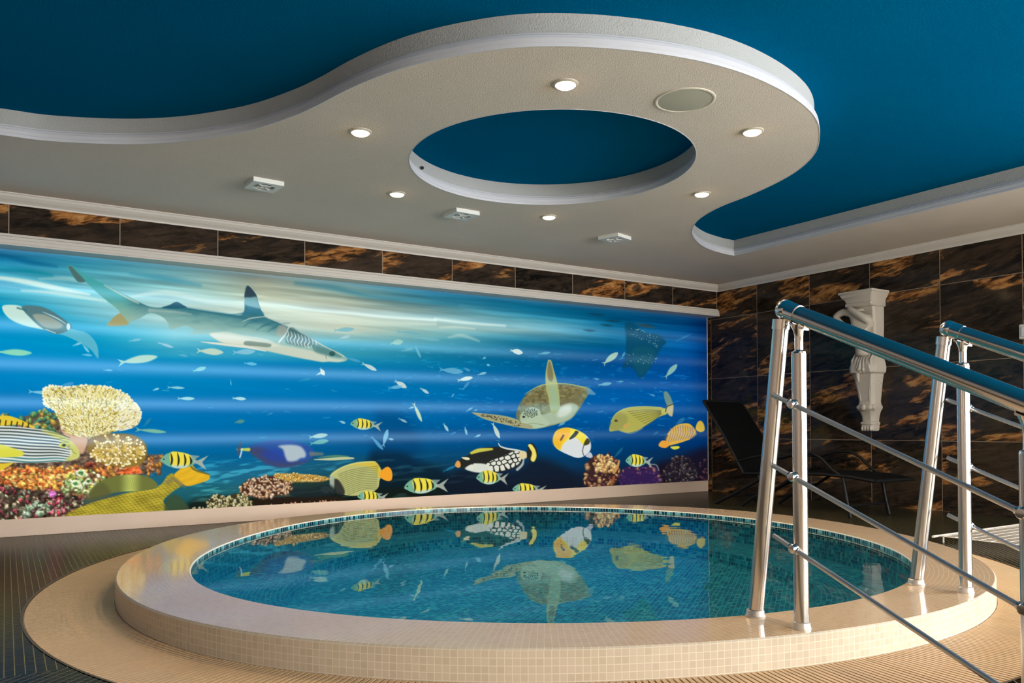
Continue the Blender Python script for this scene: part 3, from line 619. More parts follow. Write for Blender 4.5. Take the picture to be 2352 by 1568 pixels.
    def cells(P, seeds, white, gap, soft=1.):
        P = cr(P, 4); w = win(P[:, 0].min()-2, P[:, 0].max()+2, P[:, 1].min()-2, P[:, 1].max()+2)
        if w is None: return
        X, Y = PX[w], PY[w]; d = np.sort(np.stack([np.hypot(X-x, (Y-y)*1.25) for x, y in seeds], 0), 0)
        put(w, white, sm(gap-soft, gap+soft, d[1]-d[0])*sm(-1.5, 1.5, sdist(P, X, Y)))
    sd_ = [(1100+i*13+(j % 2)*7+rg.uniform(-2.5, 2.5), 1079-i*2.2-j*9+rg.uniform(-2, 2)) for j in range(4) for i in range(8)]+[(1085+rg.rand()*28, 1064+rg.rand()*18) for _ in range(16)]
    cells([(1072,1074),(1090,1064),(1112,1066),(1132,1056),(1155,1048),(1180,1036),(1194,1036),(1198,1050),(1190,1066),(1165,1078),(1130,1084),(1100,1083)], sd_, C(226,228,212), 2.6)
    line([(1083,1040),(1100,1034),(1130,1031)], [6,9,5], C(205,200,80), 1., soft=1.5)
    line([(1145,1018),(1150,1025),(1165,1030),(1190,1034),(1200,1037)], [2,3,4,4,3], C(205,215,210), 1.)
    fill([(1195,1036),(1206,1036),(1211,1044),(1208,1052),(1198,1054),(1192,1046)], C(225,210,160), soft=1.5)
    fill([(1210,1044),(1214,1022),(1222,1017),(1232,1028),(1235,1045),(1230,1058),(1222,1061),(1214,1055)], C(40,42,40), soft=1)
    fill([(1213,1022),(1220,1020),(1229,1032),(1232,1048),(1226,1060),(1219,1055),(1222,1040),(1217,1030)], C(240,225,110), soft=1.2)
    fill([(1045,1068),(1050,1058),(1056,1060),(1058,1070),(1052,1074)], C(225,160,80), soft=1); fill([(1060,1050),(1075,1050),(1079,1055),(1070,1056)], C(230,225,180), soft=1)
    line([(1188,1078),(1200,1066),(1203,1050)], [6,5,2], C(205,205,195), .85, soft=1.5)
    # ---------------------------------------------------------------- yellow and white butterflyfish
    fill([(1271,1005),(1278,990),(1295,983),(1315,984),(1335,992),(1350,1003),(1357,1018),(1355,1035),(1340,1048),(1325,1051),(1305,1044),(1285,1034),(1273,1022)], C(220,225,225), soft=1.2)
    fill([(1271,1005),(1278,990),(1295,983),(1315,984),(1335,992),(1346,1002),(1340,1020),(1325,1006),(1308,1008),(1292,1022),(1286,1034),(1274,1022)], C(245,225,60), soft=2)
    fill([(1270,1008),(1278,990),(1295,983),(1308,984),(1308,1000),(1292,1016),(1286,1032),(1273,1022)], C(245,185,50), soft=4, alpha=.95)
    fill([(1308,1006),(1318,994),(1322,989),(1329,992),(1322,1002),(1310,1009)], C(52,48,36), soft=1.2)
    fill([(1340,1022),(1348,1006),(1355,1012),(1352,1020)], C(70,68,36), soft=1.2); line([(1288,1010),(1294,1000)], [4,5], C(90,70,40), .9)
    line([(1342,1020),(1338,1035),(1341,1046)], [2,2.5,2], C(90,95,95), .9)
    fill([(1345,1046),(1356,1038),(1362,1052),(1350,1050)], C(195,200,210), soft=1.2)
    # ---------------------------------------------------------------- long yellow surgeonfish
    fill([(1400,990),(1404,970),(1415,950),(1435,938),(1470,934),(1505,935),(1528,938),(1531,950),(1512,958),(1490,972),(1465,988),(1440,994),(1420,988)], C(178,175,85), soft=1.3)
    fill([(1402,985),(1405,965),(1420,948),(1440,955),(1438,975),(1420,988)], C(150,150,85), soft=5, alpha=.7)
    for i in range(8):
        line([(1442+i*6, 945+i*4.6), (1480+i*3, 941+i*3.6), (1518, 942+i*1.2)], 1.5, C(110,105,45), .75, soft=.8)
    line([(1404,968),(1415,950),(1440,937),(1480,933),(1520,936)], 1.8, C(205,205,110), .8); line([(1425,990),(1450,995),(1475,984)], 2.2, C(130,140,130), .8)
    ell(1415,966,4,3,C(85,80,55)); ell(1438,977,8,4,C(210,165,85),ang=-30,alpha=.8)
    line([(1526,945),(1534,940),(1536,928)], [14,8,5], C(190,190,90), .9, soft=1.5)
    fill([(1525,900),(1533,900),(1542,915),(1546,930),(1543,935),(1532,930),(1526,915)], C(120,150,135), soft=1.5, alpha=.9)
    fill([(1531,934),(1546,928),(1544,955),(1534,950)], C(195,185,140), soft=1.5); line([(1545,928),(1532,934),(1529,945)], 2.5, C(60,55,35), .9)
    # ---------------------------------------------------------------- striped regal angelfish
    fill([(1530,1008),(1534,995),(1545,982),(1560,974),(1580,972),(1592,980),(1600,995),(1590,1006),(1570,1014),(1550,1020),(1535,1022)], C(225,180,75), soft=1.2)
    for i in range(10):
        x = 1536+i*5.6
        line([(x+4, 976+abs(i-5)*1.6), (x+5, 994), (x-1, 1014-i*.9)], 1.9, C(125,120,150), .85, soft=.8)
    fill([(1513,1020),(1520,1012),(1530,1012),(1540,1018),(1530,1028),(1516,1026)], C(235,165,60), soft=1.2)
    fill([(1540,1026),(1558,1024),(1560,1029),(1548,1032)], C(215,215,70), soft=1.2); line([(1528,1008),(1532,1000)], 5, C(80,75,90), .8, soft=1.5)
    fill([(1585,1008),(1602,992),(1600,985),(1596,1002)], C(70,65,140), soft=2.5, alpha=.8)
    fill([(1598,985),(1602,970),(1610,966),(1617,975),(1618,988),(1608,992)], C(238,200,70), soft=1.4)
    # ---------------------------------------------------------------- corals on the right
    def blobs(P, n, r, pal, dark, ys=.8, lite=1.3, base=None, soft=.5):
        P = cr(P, 4)
        if base is not None: fill(P, base, soft=3, smooth=False)
        x0, y0 = P.min(0); x1, y1 = P.max(0); pts = []
        g = rg.rand(n*6, 2)*[x1-x0, y1-y0]+[x0, y0]
        sd = sdist(P, g[:, :1], g[:, 1:]).ravel(); g = g[sd > -r*.3][:n]
        for x, y in g[np.argsort(g[:, 1]+rg.rand(len(g))*r)]:
            c = np.array(pal[rg.randint(len(pal))], float)/255.; rr = r*rg.uniform(.5, 1.25); an = rg.uniform(0, 180); yy = ys*rg.uniform(.55, 1.1)
            ell(x+rr*.2, y+rr*.4, rr, rr*yy, c*dark, an, soft=soft, alpha=.9); ell(x, y, rr*.85, rr*yy*.75, c, an, soft=soft, alpha=.95); ell(x+rg.uniform(-.3,.3)*rr, y-rr*.2, rr*.4, rr*yy*.35, np.clip(c*lite, 0, 1), an, soft=.6, alpha=.8)
    blobs([(1340,1112),(1345,1085),(1350,1060),(1370,1045),(1395,1045),(1412,1055),(1422,1080),(1418,1105),(1400,1116),(1370,1116)], 90, 5.5, [(150,105,75),(110,70,60),(180,140,95),(90,50,60)], .45, base=C(60,38,40))
    blobs([(1362,1062),(1375,1046),(1395,1044),(1410,1058),(1412,1078),(1395,1085),(1372,1080)], 60, 5, [(225,185,115),(205,150,95),(235,200,140)], .7)
    line([(1410,1085),(1418,1072),(1422,1058)], [6,6,4], C(205,150,85), .95); line([(1404,1112),(1410,1095)], 6, C(150,85,50), .9)
    blobs([(1424,1108),(1425,1085),(1440,1072),(1470,1072),(1500,1070),(1515,1085),(1516,1105),(1480,1111),(1440,1111)], 60, 4.5, [(105,70,95),(90,60,100),(150,105,90),(70,45,100)], .5, base=C(55,34,80))
    fill([(1428,1092),(1470,1088),(1505,1092),(1505,1110),(1430,1112)], C(50,30,78), soft=4, alpha=.75)
    line([(1496,1066),(1508,1068),(1513,1080)], 3, C(140,150,150), .7)
    blobs([(1522,1100),(1525,1078),(1540,1058),(1560,1046),(1580,1052),(1598,1070),(1602,1095),(1570,1106)], 110, 4, [(70,62,70),(52,45,55),(95,85,80),(40,35,48)], .5, base=C(34,28,38))
    blobs([(1606,1080),(1612,1045),(1622,1038),(1624,1100),(1608,1104)], 22, 3.5, [(75,50,60),(60,35,50)], .5)
    # dim rubble along the bottom
    blobs([(1000,1142),(1100,1132),(1200,1128),(1340,1116),(1340,1128),(1000,1150)], 60, 3, [(60,50,50),(45,40,48)], .6)
    # ---------------------------------------------------------------- corals left of centre
    fill([(500,1165),(560,1150),(640,1140),(760,1140),(800,1150),(780,1170),(500,1180)], C(40,30,22), soft=5)
    fill([(660,1120),(740,1112),(765,1118),(765,1135),(680,1142)], C(30,42,45), soft=5, alpha=.9)
    blobs([(552,1118),(565,1105),(600,1096),(640,1092),(668,1100),(672,1118),(650,1135),(610,1142),(575,1140),(555,1130)], 190, 4.6, [(205,165,130),(225,190,160),(180,135,100)], .42, base=C(75,45,30))
    fill([(630,1094),(636,1087),(680,1088),(720,1090),(757,1098),(740,1106),(700,1109),(672,1106),(650,1100)], C(205,160,80), soft=2)
    blobs([(632,1092),(650,1086),(700,1090),(755,1099),(700,1108),(660,1104)], 130, 3, [(225,180,95),(190,140,60),(235,200,130)], .6)
    fill([(672,1108),(740,1106),(755,1102),(750,1112),(690,1122)], C(35,55,50), soft=3, alpha=.9)
    blobs([(475,1160),(482,1145),(500,1136),(520,1140),(545,1132),(565,1140),(578,1155),(560,1166),(500,1168)], 120, 4, [(190,180,130),(165,155,105),(215,205,160)], .42, base=C(60,55,38))
    blobs([(440,1168),(470,1164),(480,1168),(450,1174)], 14, 3, [(170,160,120)], .5)
    blobs([(575,1165),(620,1158),(700,1152),(760,1148),(760,1156),(600,1170)], 50, 3, [(190,140,110),(120,80,60)], .6)
    # ---------------------------------------------------------------- reef on the left
    fill([(-260,1200),(-260,960),(-100,980),(0,975),(60,955),(110,945),(150,960),(200,990),(330,1040),(372,1045),(365,1080),(300,1095),(240,1110),(190,1150),(150,1190)], C(110,90,75), soft=3)
    blobs([(-40,975),(10,955),(60,950),(120,942),(150,960),(150,1000),(100,990),(40,985),(-40,1000)], 70, 8, [(95,150,105),(130,165,85),(75,130,110),(190,160,75)], .55)
    blobs([(-250,1000),(-60,1000),(0,1070),(150,1075),(230,1060),(300,1085),(240,1115),(180,1150),(130,1190),(-250,1200)], 620, 8, [(200,120,60),(215,150,70),(180,90,70),(150,120,90),(200,170,120),(120,90,75)], .6, base=C(130,90,60))
    blobs([(0,1080),(60,1075),(150,1075),(180,1095),(120,1120),(0,1115)], 240, 7, [(235,165,80),(225,130,60),(240,190,110),(215,110,60)], .7)
    blobs([(-250,1130),(0,1115),(60,1125),(140,1130),(190,1150),(150,1182),(-250,1200)], 420, 6.5, [(110,85,75),(140,150,120),(165,90,85),(85,75,60),(180,170,135),(130,60,70)], .5, base=C(70,58,48))
    blobs([(60,1165),(90,1150),(110,1160),(100,1178),(60,1182)], 24, 7, [(175,195,165),(150,175,140)], .7)
    blobs([(140,1120),(160,1090),(200,1080),(240,1095),(225,1115),(190,1135)], 60, 7, [(205,215,150),(230,225,190),(190,200,90),(150,180,110)], .6)
    for x, y, r in [(187,1086,11),(174,1110,11),(204,1105,9)]:
        ell(x, y, r, r*.8, C(215,225,175)); ell(x-1, y, r*.5, r*.4, C(90,150,90), soft=.4)
    blobs([(110,1160),(128,1140),(150,1150),(150,1175),(120,1180)], 20, 6, [(170,60,70),(200,120,130)], .6); ell(121,1134,9,8,C(215,120,190), soft=.4)
    blobs([(335,1085),(340,1050),(358,1040),(372,1050),(366,1080),(345,1092)], 26, 7, [(170,110,70),(190,130,60),(140,110,90)], .55)
    fill([(268,1085),(300,1070),(315,1062),(320,1075),(325,1086),(290,1088)], C(235,110,60), soft=2)
    zr = sm(0, 12, sdist(cr([(-300,1210),(-300,960),(0,960),(200,985),(345,1040),(372,1070),(360,1095),(230,1110),(200,1150),(150,1200)], 3)[::2], PX, PY))
    nz_ = fbm(PX/7., PY/5., 4)
    IMG[:] = np.clip(IMG*(1+((nz_-.5)*1.5*zr)[..., None]), 0, 1)
    # table coral
    tc = [(98,905),(102,893),(120,886),(150,890),(185,884),(230,886),(262,892),(290,905),(310,925),(322,945),(322,965),(312,978),(290,985),(262,990),(240,1000),(200,1002),(165,998),(143,985),(132,955),(122,938),(104,928)]
    fill(tc, lambda X, Y: C(235,222,140)*(.86+.22*fbm(X/12., Y/12.)[..., None]), soft=2)
    fill([(140,985),(165,998),(200,1002),(196,1030),(185,1040),(160,1015)], C(215,175,140), soft=3)
    tp = cr(tc, 4)
    g = rg.rand(2600, 2)*[232, 122]+[95, 882]
    g = g[sdist(tp, g[:, :1], g[:, 1:]).ravel() > -1]
    for x, y in g[np.argsort(-g[:, 1])][::-1]:
        dx, dy = x-205, y-1010; n_ = np.hypot(dx, dy); dx, dy = dx/n_, dy/n_
        ln = rg.uniform(4, 9); c = C(248,240,175) if rg.rand() < .62 else C(205,182,80)
        if x > 270: c = c*.3+C(252,250,235)*.7
        line([(x-dx*ln, y-dy*ln), (x, y)], [1.4, 2.4], c*(.6 if rg.rand() < .22 else 1), .85, soft=.6)
        if rg.rand() < .35: ell(x, y, 1.5, 1.3, C(255,253,228), alpha=.9)
    for k in range(120):
        P_ = tp[rg.randint(len(tp))]+rg.uniform(-2, 2, 2)
        if P_[1] < 960: ell(P_[0], P_[1], 3, 2.6, C(250,245,210), alpha=.9)
    # staghorn clump
    fill([(205,1010),(230,998),(270,995),(310,1000),(335,1020),(335,1050),(315,1070),(270,1072),(225,1060),(203,1035)], C(150,120,50), soft=3)
    for k in range(240):
        a = rg.uniform(0, 6.283); r = rg.rand()**.6; cx, cy = 268+66*r*np.cos(a), 1034+37*r*np.sin(a)
        dx, dy = np.cos(a)*.9+rg.uniform(-.2, .2), np.sin(a)*.8-.35*(1-r); ln = 7+7*r
        line([(cx-dx*ln, cy-dy*ln), (cx, cy)], [5.5, 4.6], C(222,190,100)*rg.uniform(.7, 1.05), 1., soft=1); ell(cx, cy, 2.6, 2.4, C(250,240,195))
    # ---------------------------------------------------------------- striped sweetlips on the left edge
    fill([(-160,985),(-60,970),(0,955),(30,957),(70,975),(75,982),(30,975),(-100,990)], C(235,205,60), soft=1.5)
    for k in range(9): line([(-40+k*13, 972+k*1.2), (-46+k*13+8, 960+k*1.5)], 3.4, C(60,55,30), .9)
    fill([(-180,1010),(-80,985),(0,978),(60,982),(110,988),(145,1000),(170,1020),(182,1038),(178,1052),(150,1058),(100,1062),(40,1062),(-60,1058),(-160,1040)], C(225,232,225), soft=1.4)
    for k in range(11):
        y = 983+k*7.2
        line([(-170, y+2-k), (0, y), (70, y+4+k*.2), (128, y+12-k*.9), (160, y+22-k*1.7)], [2,3.4,3.4,3,1.5], C(60,72,72) if k < 9 else C(70,130,130), .92, soft=1)
    fill([(95,988),(140,998),(170,1018),(182,1038),(178,1052),(150,1058),(165,1040),(150,1020),(125,1004)], C(205,205,80), soft=4, alpha=.75)
    for k in range(5): line([(130+k*9, 1008+k*7), (150+k*6, 1006+k*9)], 1.4, C(90,100,60), .7)
    ell(145,1022,10,6,C(210,215,90)); ell(147,1022,5,3.6,C(60,60,45))
    fill([(-60,1010),(0,1020),(40,1032),(56,1040),(45,1048),(0,1050),(-60,1050)], C(225,222,75), soft=1.6)
    fill([(-60,1060),(0,1064),(30,1062),(20,1070),(0,1080),(-60,1100)], C(230,200,55), soft=1.6)
    # ---------------------------------------------------------------- yellow-tailed triggerfish
    fill([(160,1186),(200,1158),(260,1140),(310,1128),(350,1122),(372,1110),(385,1092),(400,1088),(420,1110),(395,1130),(375,1150),(372,1180)], lambda X, Y: C(185,168,55)*(.72+.14*np.sin((Y-X*.22)*.85+3*fbm(X/14., Y/9.))*np.sin((X+Y*.6)*.42)+.4*fbm(X/30., Y/12.))[..., None], soft=2)
    fill([(205,1140),(225,1108),(270,1092),(320,1090),(350,1100),(362,1118),(330,1126),(270,1130)], lambda X, Y: C(150,158,80)*(.75+.45*sm(30, 0, np.abs(X-300))[..., None]*1.1), soft=2)
    fill([(200,1150),(215,1120),(235,1108),(250,1122),(250,1138)], C(95,95,55), soft=6, alpha=.8)
    for k in range(22): line([(262+k*4.4, 1096+abs(k-9)*.8), (258+k*4.2, 1122)], 1.1, C(120,125,60), .5, soft=.8)
    fill([(400,1092),(412,1078),(430,1063),(440,1066),(452,1078),(478,1088),(482,1092),(478,1102),(450,1112),(430,1116),(415,1108)], lambda X, Y: C(242,190,45)*(.88+.16*fbm(X/20., (Y+X*.4)/4.)[..., None]), soft=1.5)
    line([(434,1064),(446,1078),(470,1086),(482,1090)], [3,4,4,2], C(80,85,60), .8, soft=2)
    line([(385,1108),(400,1100),(415,1112),(425,1118)], [10,10,8,3], C(130,120,80), .7, soft=4)
    fill([(378,1178),(382,1150),(400,1135),(420,1148),(435,1172),(400,1180)], C(62,82,55), soft=4, alpha=.9)
    for s in [(368,478,1055,36,3),(805,878,972,24,5),(928,1031,1118,34,-3),(1094,1168,1096,30,2),(1177,1255,1122,24,2),(821,892,1139,23,2),(1437,1500,1057,27,3)]: serg(*s)
    # soft dulling toward the right edge of the print
    k = sm(1560, 1640, PX)[..., None]*.45
    IMG[:] = IMG*(1-k)+C(0,14,60)*k*sm(1., .2, T)[..., None]+IMG*k*(1-sm(1., .2, T)[..., None])
    return np.clip(IMG, 0, 1)
# ------------------------------------------------------------------ room shell
NA = 256
ANG = [2*PI*i/NA for i in range(NA)]
def floor_mesh():
    v = []; f = []
    rect = (X_L, X_R+.05, Y_B, 7.0)
    for a in ANG:
        r = rad(C_GR, a)-.003; x, y = pol(r, a); v.append((x, y, 0))
        c, s = math.cos(a), math.sin(a); ts = []
        if abs(c) > 1e-9: ts.append(((rect[1] if c > 0 else rect[0])-POOL[0])/c)
        if abs(s) > 1e-9: ts.append(((rect[3] if s > 0 else rect[2])-POOL[1])/s)
        tt = min(ts); v.append((POOL[0]+c*tt, POOL[1]+s*tt, 0))
    for i in range(NA):
        j = (i+1) % NA; f.append((2*i, 2*i+1, 2*j+1, 2*j))
    # corner fills
    for cx in rect[:2]:
        for cy in rect[2:]:
            ca = math.atan2(cy-POOL[1], cx-POOL[0]) % (2*PI); i = int(ca/(2*PI)*NA); j = (i+1) % NA
            v.append((cx, cy, 0)); f.append((2*i+1, len(v)-1, 2*j+1))
    o = mesh('floor', v, f, M_floor); bm = bmesh.new(); bm.from_mesh(o.data)
    bmesh.ops.recalc_face_normals(bm, faces=bm.faces)
    if bm.faces[0] and sum(fc.normal.z for fc in bm.faces) < 0: bmesh.ops.reverse_faces(bm, faces=bm.faces)
    bm.to_mesh(o.data); bm.free(); return o
tag(floor_mesh(), kind='structure')
tag(MB().box(X_L, X_R+.1, 6.95, 7.05, -1, 2.8).build('wall_left', M_wallb), kind='structure')
tag(MB().box(X_L, X_R, Y_HEAD, 6.95, 2.135, Z_LOW).build('wall_left_upper', M_marbleL), kind='structure')
tag(MB().box(X_R, X_R+.1, Y_B, 6.95, 0, 2.8).build('wall_right', M_marbleR), kind='structure')
tag(MB().box(X_L-.1, X_R+.1, Y_B-.1, Y_B, 0, 2.8).build('wall_back', M_wallb), kind='structure')
tag(MB().box(X_L-.1, X_L, Y_B, 7.05, 0, 2.8).build('wall_front', M_wallb), kind='structure')
tag(MB().box(X_L-.1, X_R+.1, Y_B-.1, 7.05, Z_HIGH, Z_HIGH+.1).build('ceiling', M_blue), kind='structure')
# lowered ceiling with the curved ring
EDGE0 = [(-0.034, 5.423), [0.214, 5.388], [0.551, 5.237], [0.799, 5.057], [0.991, 4.848], [1.165, 4.595], [1.300, 4.290], [1.371, 4.060], [1.433, 3.80], [1.513, 3.55], [1.612, 3.34], [1.758, 3.127], [1.92, 2.955], [2.10, 2.832], [2.30, 2.735], [2.54, 2.655], [2.81, 2.607], [3.10, 2.607], [3.417, 2.658], [3.716, 2.756], [3.97, 2.905], [4.233, 3.13], [4.41, 3.38], [4.521, 3.64], [4.606, 3.97], [4.656, 4.30], [4.762, 4.60], [4.895, 4.814], [5.078, 5.021], [5.364, 5.238], [5.66, 5.387], [5.95, 5.458], [6.112, 5.47]]
EDGE = [(X_L, 5.55), (-2.4, 5.56), (-1.2, 5.535), (-.5, 5.49)]+[tuple(p) for p in EDGE0]
CURVE = catmull([Vector((p[0], p[1])) for p in EDGE], 6)+[(6.116, 4.4), (6.118, 3.2), (6.118, 1.0), (6.118, -.6)]
HC_, HRAD = (2.979, 4.192), .913
HOLE = [(HC_[0]+HRAD*math.cos(-2*PI*i/96), HC_[1]+HRAD*math.sin(-2*PI*i/96)) for i in range(96)]
def lowered():
    outer = [Vector((p[0], p[1], 0)) for p in CURVE]+[Vector((X_L, -.6, 0)), Vector((X_L, Y_B, 0)), Vector((X_R, Y_B, 0)), Vector((X_R, 6.95, 0)), Vector((X_L, 6.95, 0))]  # unseen white part behind the viewer added for the reflections in the posts
    hole = [Vector((p[0], p[1], 0)) for p in HOLE]
    tri = geometry.tessellate_polygon([outer, hole]); al = outer+hole
    bm = bmesh.new(); vs = [bm.verts.new((p.x, p.y, Z_LOW)) for p in al]
    for a, b, c in tri:
        try: bm.faces.new((vs[a], vs[b], vs[c]))
        except ValueError: pass
    for fc in bm.faces:
        fc.normal_update()
        if fc.normal.z > 0: fc.normal_flip()
    me = bpy.data.meshes.new('ceiling_lower'); bm.to_mesh(me); bm.free(); me.materials.append(M_white)
    o = bpy.data.objects.new('ceiling_lower', me); COL.objects.link(o); return o
tag(lowered(), kind='structure')
FAS = [(-.03, Z_LOW+.05), (-.03, Z_HIGH+.002)]
TRIM = [(-.006, Z_LOW+.002), (-.005, Z_LOW-.001), (0, Z_LOW-.001), (.0005, Z_LOW+.009), (-.007, Z_LOW+.011), (-.008, Z_LOW+.018), (-.003, Z_LOW+.021), (-.004, Z_LOW+.042), (-.009, Z_LOW+.045), (-.012, Z_LOW+.058), (-.021, Z_LOW+.064), (-.023, Z_LOW+.072), (-.035, Z_LOW+.076)]
tag(sweep('ceiling_fascia', CURVE+[(X_L, -.6)], FAS, M_fascia, smooth_path=True), kind='structure').name = 'ceiling_edge'
tag(sweep('ceiling_edge', HOLE, FAS, M_fascia, closed=True, smooth_path=True), kind='structure')
tag(sweep('trim_1', CURVE+[(X_L, -.6)], TRIM, M_trim, smooth_path=True), kind='structure')
tag(sweep('trim_2', HOLE, TRIM, M_trim, closed=True, smooth_path=True), kind='structure')
def cornice_profile(s, h=.078, p=.062):
    z = Z_LOW; return [(0, z), (s*p, z), (s*p, z-.008), (s*(p-.006), z-.012), (s*(p-.012), z-.026), (s*(p-.03), z-.046), (s*(p-.036), z-.05), (s*(p-.05), z-.062), (s*.008, z-.066), (s*.006, z-h), (0, z-h)]
tag(sweep('trim_3', [(X_L, Y_HEAD), (X_R, Y_HEAD), (X_R, Y_B)], cornice_profile(1), M_cornice), kind='structure')
zm0, zm1 = 2.110, 2.196
tag(sweep('trim_4', [(X_L, Y_HEAD), (X_R, Y_HEAD)], [(-.15, zm0), (.034, zm0), (.034, zm0+.012), (.028, zm0+.016), (.028, zm0+.04), (.024, zm0+.044), (.024, zm0+.062), (.012, zm0+.07), (.010, zm1), (-.02, zm1)], M_cornice), kind='structure')
bb = MB().box(X_L, 7.218, 6.900, 6.95, 0, Z_PRINT0).build('baseboard_left', M_skirt, bevel=.003); tag(bb, kind='structure')
# windows: daylight panes in the right wall, out of the frame, beside and behind the viewer; back wall panes added as fill light
def window(k, x, y, rz, ww, pane=None, z0=.45, h=1.75):
    wr = empty('window_%d' % k, (x, y, z0), rz); tag(wr, kind='structure')
    MB().box(-.012, -.008, -ww, ww, 0, h).build('pane', pane or M_winp, wr)
    m = MB()
    for a, b in ((-ww-.05, -ww), (ww, ww+.05), (-.025, .025)): m.box(-.05, -.001, a, b, -.05, h+.05)
    for a, b in ((-.05, 0), (h, h+.05)): m.box(-.05, -.001, -ww, ww, a, b)
    m.build('window_frame', M_trim, wr)
window(1, X_R, -2.42, 0, .98); window(2, X_R, -.45, 0, .85)
window(3, 5.2, Y_B, -PI/2, 1.2, M_fillb); window(4, 2.2, Y_B, -PI/2, 1.2, M_fillb)  # unseen panes added to brighten the room from behind the viewer
# ------------------------------------------------------------------ the backlit underwater print
def print_px(X, Z):
    """position on the print sheet of a point of the wall, for the painter"""
    z = Z-CAMZ; Y = Y_PRINT
    x1 = X*math.cos(YAW)-Y*math.sin(YAW); y1 = X*math.sin(YAW)+Y*math.cos(YAW)
    y2 = y1*math.cos(PITCH)+z*math.sin(PITCH); z2 = -y1*math.sin(PITCH)+z*math.cos(PITCH)
    xr = x1*math.cos(ROLL)-z2*math.sin(ROLL); zr = x1*math.sin(ROLL)+z2*math.cos(ROLL)
    return 1176+FPX*xr/y2, CYP-FPX*zr/y2
def build_print():
    nx, nz = 1450, 520
    # columns finer on the left, where the drawing is most detailed
    Xs = np.linspace(-1.0, 7.216, 6000); px = print_px(Xs, np.full_like(Xs, 1.1))[0]
    X = np.interp(np.linspace(px[0], px[-1], nx), px, Xs); Z = np.linspace(Z_PRINT1, Z_PRINT0, nz)
    XX, ZZ = np.meshgrid(X, Z); PX, PY = print_px(XX, ZZ)
    img = paint_print(PX, PY)
    linc = np.where(img <= .04045, img/12.92, ((img+.055)/1.055)**2.4)
    n = nx*nz; co = np.empty((n, 3), np.float32); co[:, 0] = XX.ravel(); co[:, 1] = 0; co[:, 2] = ZZ.ravel()
    i = np.arange((nz-1)*(nx-1)); r = i//(nx-1); c = i % (nx-1); a = r*nx+c
    fi = np.stack([a, a+nx, a+nx+1, a+1], 1).astype(np.int32)
    me = bpy.data.meshes.new('print'); me.vertices.add(n); me.vertices.foreach_set('co', co.ravel())
    me.loops.add(fi.size); me.loops.foreach_set('vertex_index', fi.ravel())
    me.polygons.add(len(fi)); me.polygons.foreach_set('loop_start', np.arange(0, fi.size, 4, dtype=np.int32)); me.polygons.foreach_set('loop_total', np.full(len(fi), 4, np.int32))
    me.update(calc_edges=True)
    at = me.color_attributes.new('print', 'FLOAT_COLOR', 'POINT'); cc = np.ones((n, 4), np.float32); cc[:, :3] = linc.reshape(-1, 3); at.data.foreach_set('color', cc.ravel())
    me.materials.append(M_print)
    o = bpy.data.objects.new('printed_film', me); COL.objects.link(o); return o
lb = empty('light_box_mural', (0, Y_PRINT, 0)); tag(lb, 'long backlit underwater mural with shark, turtle and reef fish on the left wall', 'mural')
o = build_print(); o.parent = lb
tag(o, 'glowing blue print of a shark, sea turtle, tropical fish and coral')
MB().box(X_L, 7.216, .004, .03, Z_PRINT0, Z_PRINT1).build('back_box', M_trim, lb)
MB().box(7.216, 7.226, -.006, .03, Z_PRINT0, Z_PRINT1).build('edge_profile', M_trim, lb)
# ------------------------------------------------------------------ pool
def ring(name, ra, za, rb, zb, mat, parent, uvmode='polar', n=NA, smooth=True):
    """surface between two closed outlines; ra, rb functions of the angle"""
    v = []; f = []; uvs = []
    arc = [0]
    for i in range(n):
        a, b = 2*PI*i/n, 2*PI*(i+1)/n; p = pol(max(ra(a), rb(a)), a); q = pol(max(ra(b), rb(b)), b); arc.append(arc[-1]+math.dist(p, q))
    for i in range(n):
        a = 2*PI*i/n; v.append((*pol(ra(a), a), za)); v.append((*pol(rb(a), a), zb))
    for i in range(n):
        j = (i+1) % n; f.append((2*i, 2*j, 2*j+1, 2*i+1))
        L = math.hypot(ra(0)-rb(0), za-zb)
        uvs += [(arc[i], 0), (arc[i+1], 0), (arc[i+1], L), (arc[i], L)]
    return mesh(name, v, f, mat, parent, smooth, uvs)
pool = empty('whirlpool_bath', (0, 0, 0)); tag(pool, 'round raised whirlpool bath with cream mosaic rim and teal mosaic basin', 'pool')
rin = lambda a: rad(C_IN, a); rout = lambda a: rad(C_OUT, a); rgr = lambda a: rad(C_GR, a)
bv = .006
rt = ring('rim', lambda a: rout(a)-bv, Z_RIM, lambda a: rin(a)+bv, Z_RIM, M_rim, pool)
ring('riser', lambda a: rout(a), Z_RIM-bv, lambda a: rout(a)+.0005, -.06, M_riser, pool)
ring('outer_edge', lambda a: rout(a), Z_RIM-bv, lambda a: rout(a)-bv, Z_RIM, M_riser, pool)
ring('inner_edge', lambda a: rin(a)+bv, Z_RIM, lambda a: rin(a), Z_RIM-bv, plain('white edge strip', (225, 225, 215), .3), pool)
ring('waterline_band', lambda a: rin(a)-.0005, Z_RIM-bv, lambda a: rin(a)-.0006, .035, M_band, pool)
bs = empty('basin'); bs.parent = pool
bench = lambda a: rin(a)-.44
ZB, ZF = -.09, -.17
ring('wall_band', lambda a: rin(a)-.0006, .035, lambda a: rin(a)-.01, ZB, M_pool, bs)
ring('bench', lambda a: rin(a)-.01, ZB, bench, ZB, M_pool, bs)
ring('bench_front', bench, ZB, lambda a: bench(a)-.02, ZF, M_pool, bs)
fv = [(*pol(bench(a)-.02, a), ZF) for a in ANG]
fo = mesh('basin_floor', fv, [tuple(range(NA))], M_pool, bs, False, [(x*.8+y*.6, y*.8-x*.6) for x, y, z in fv])
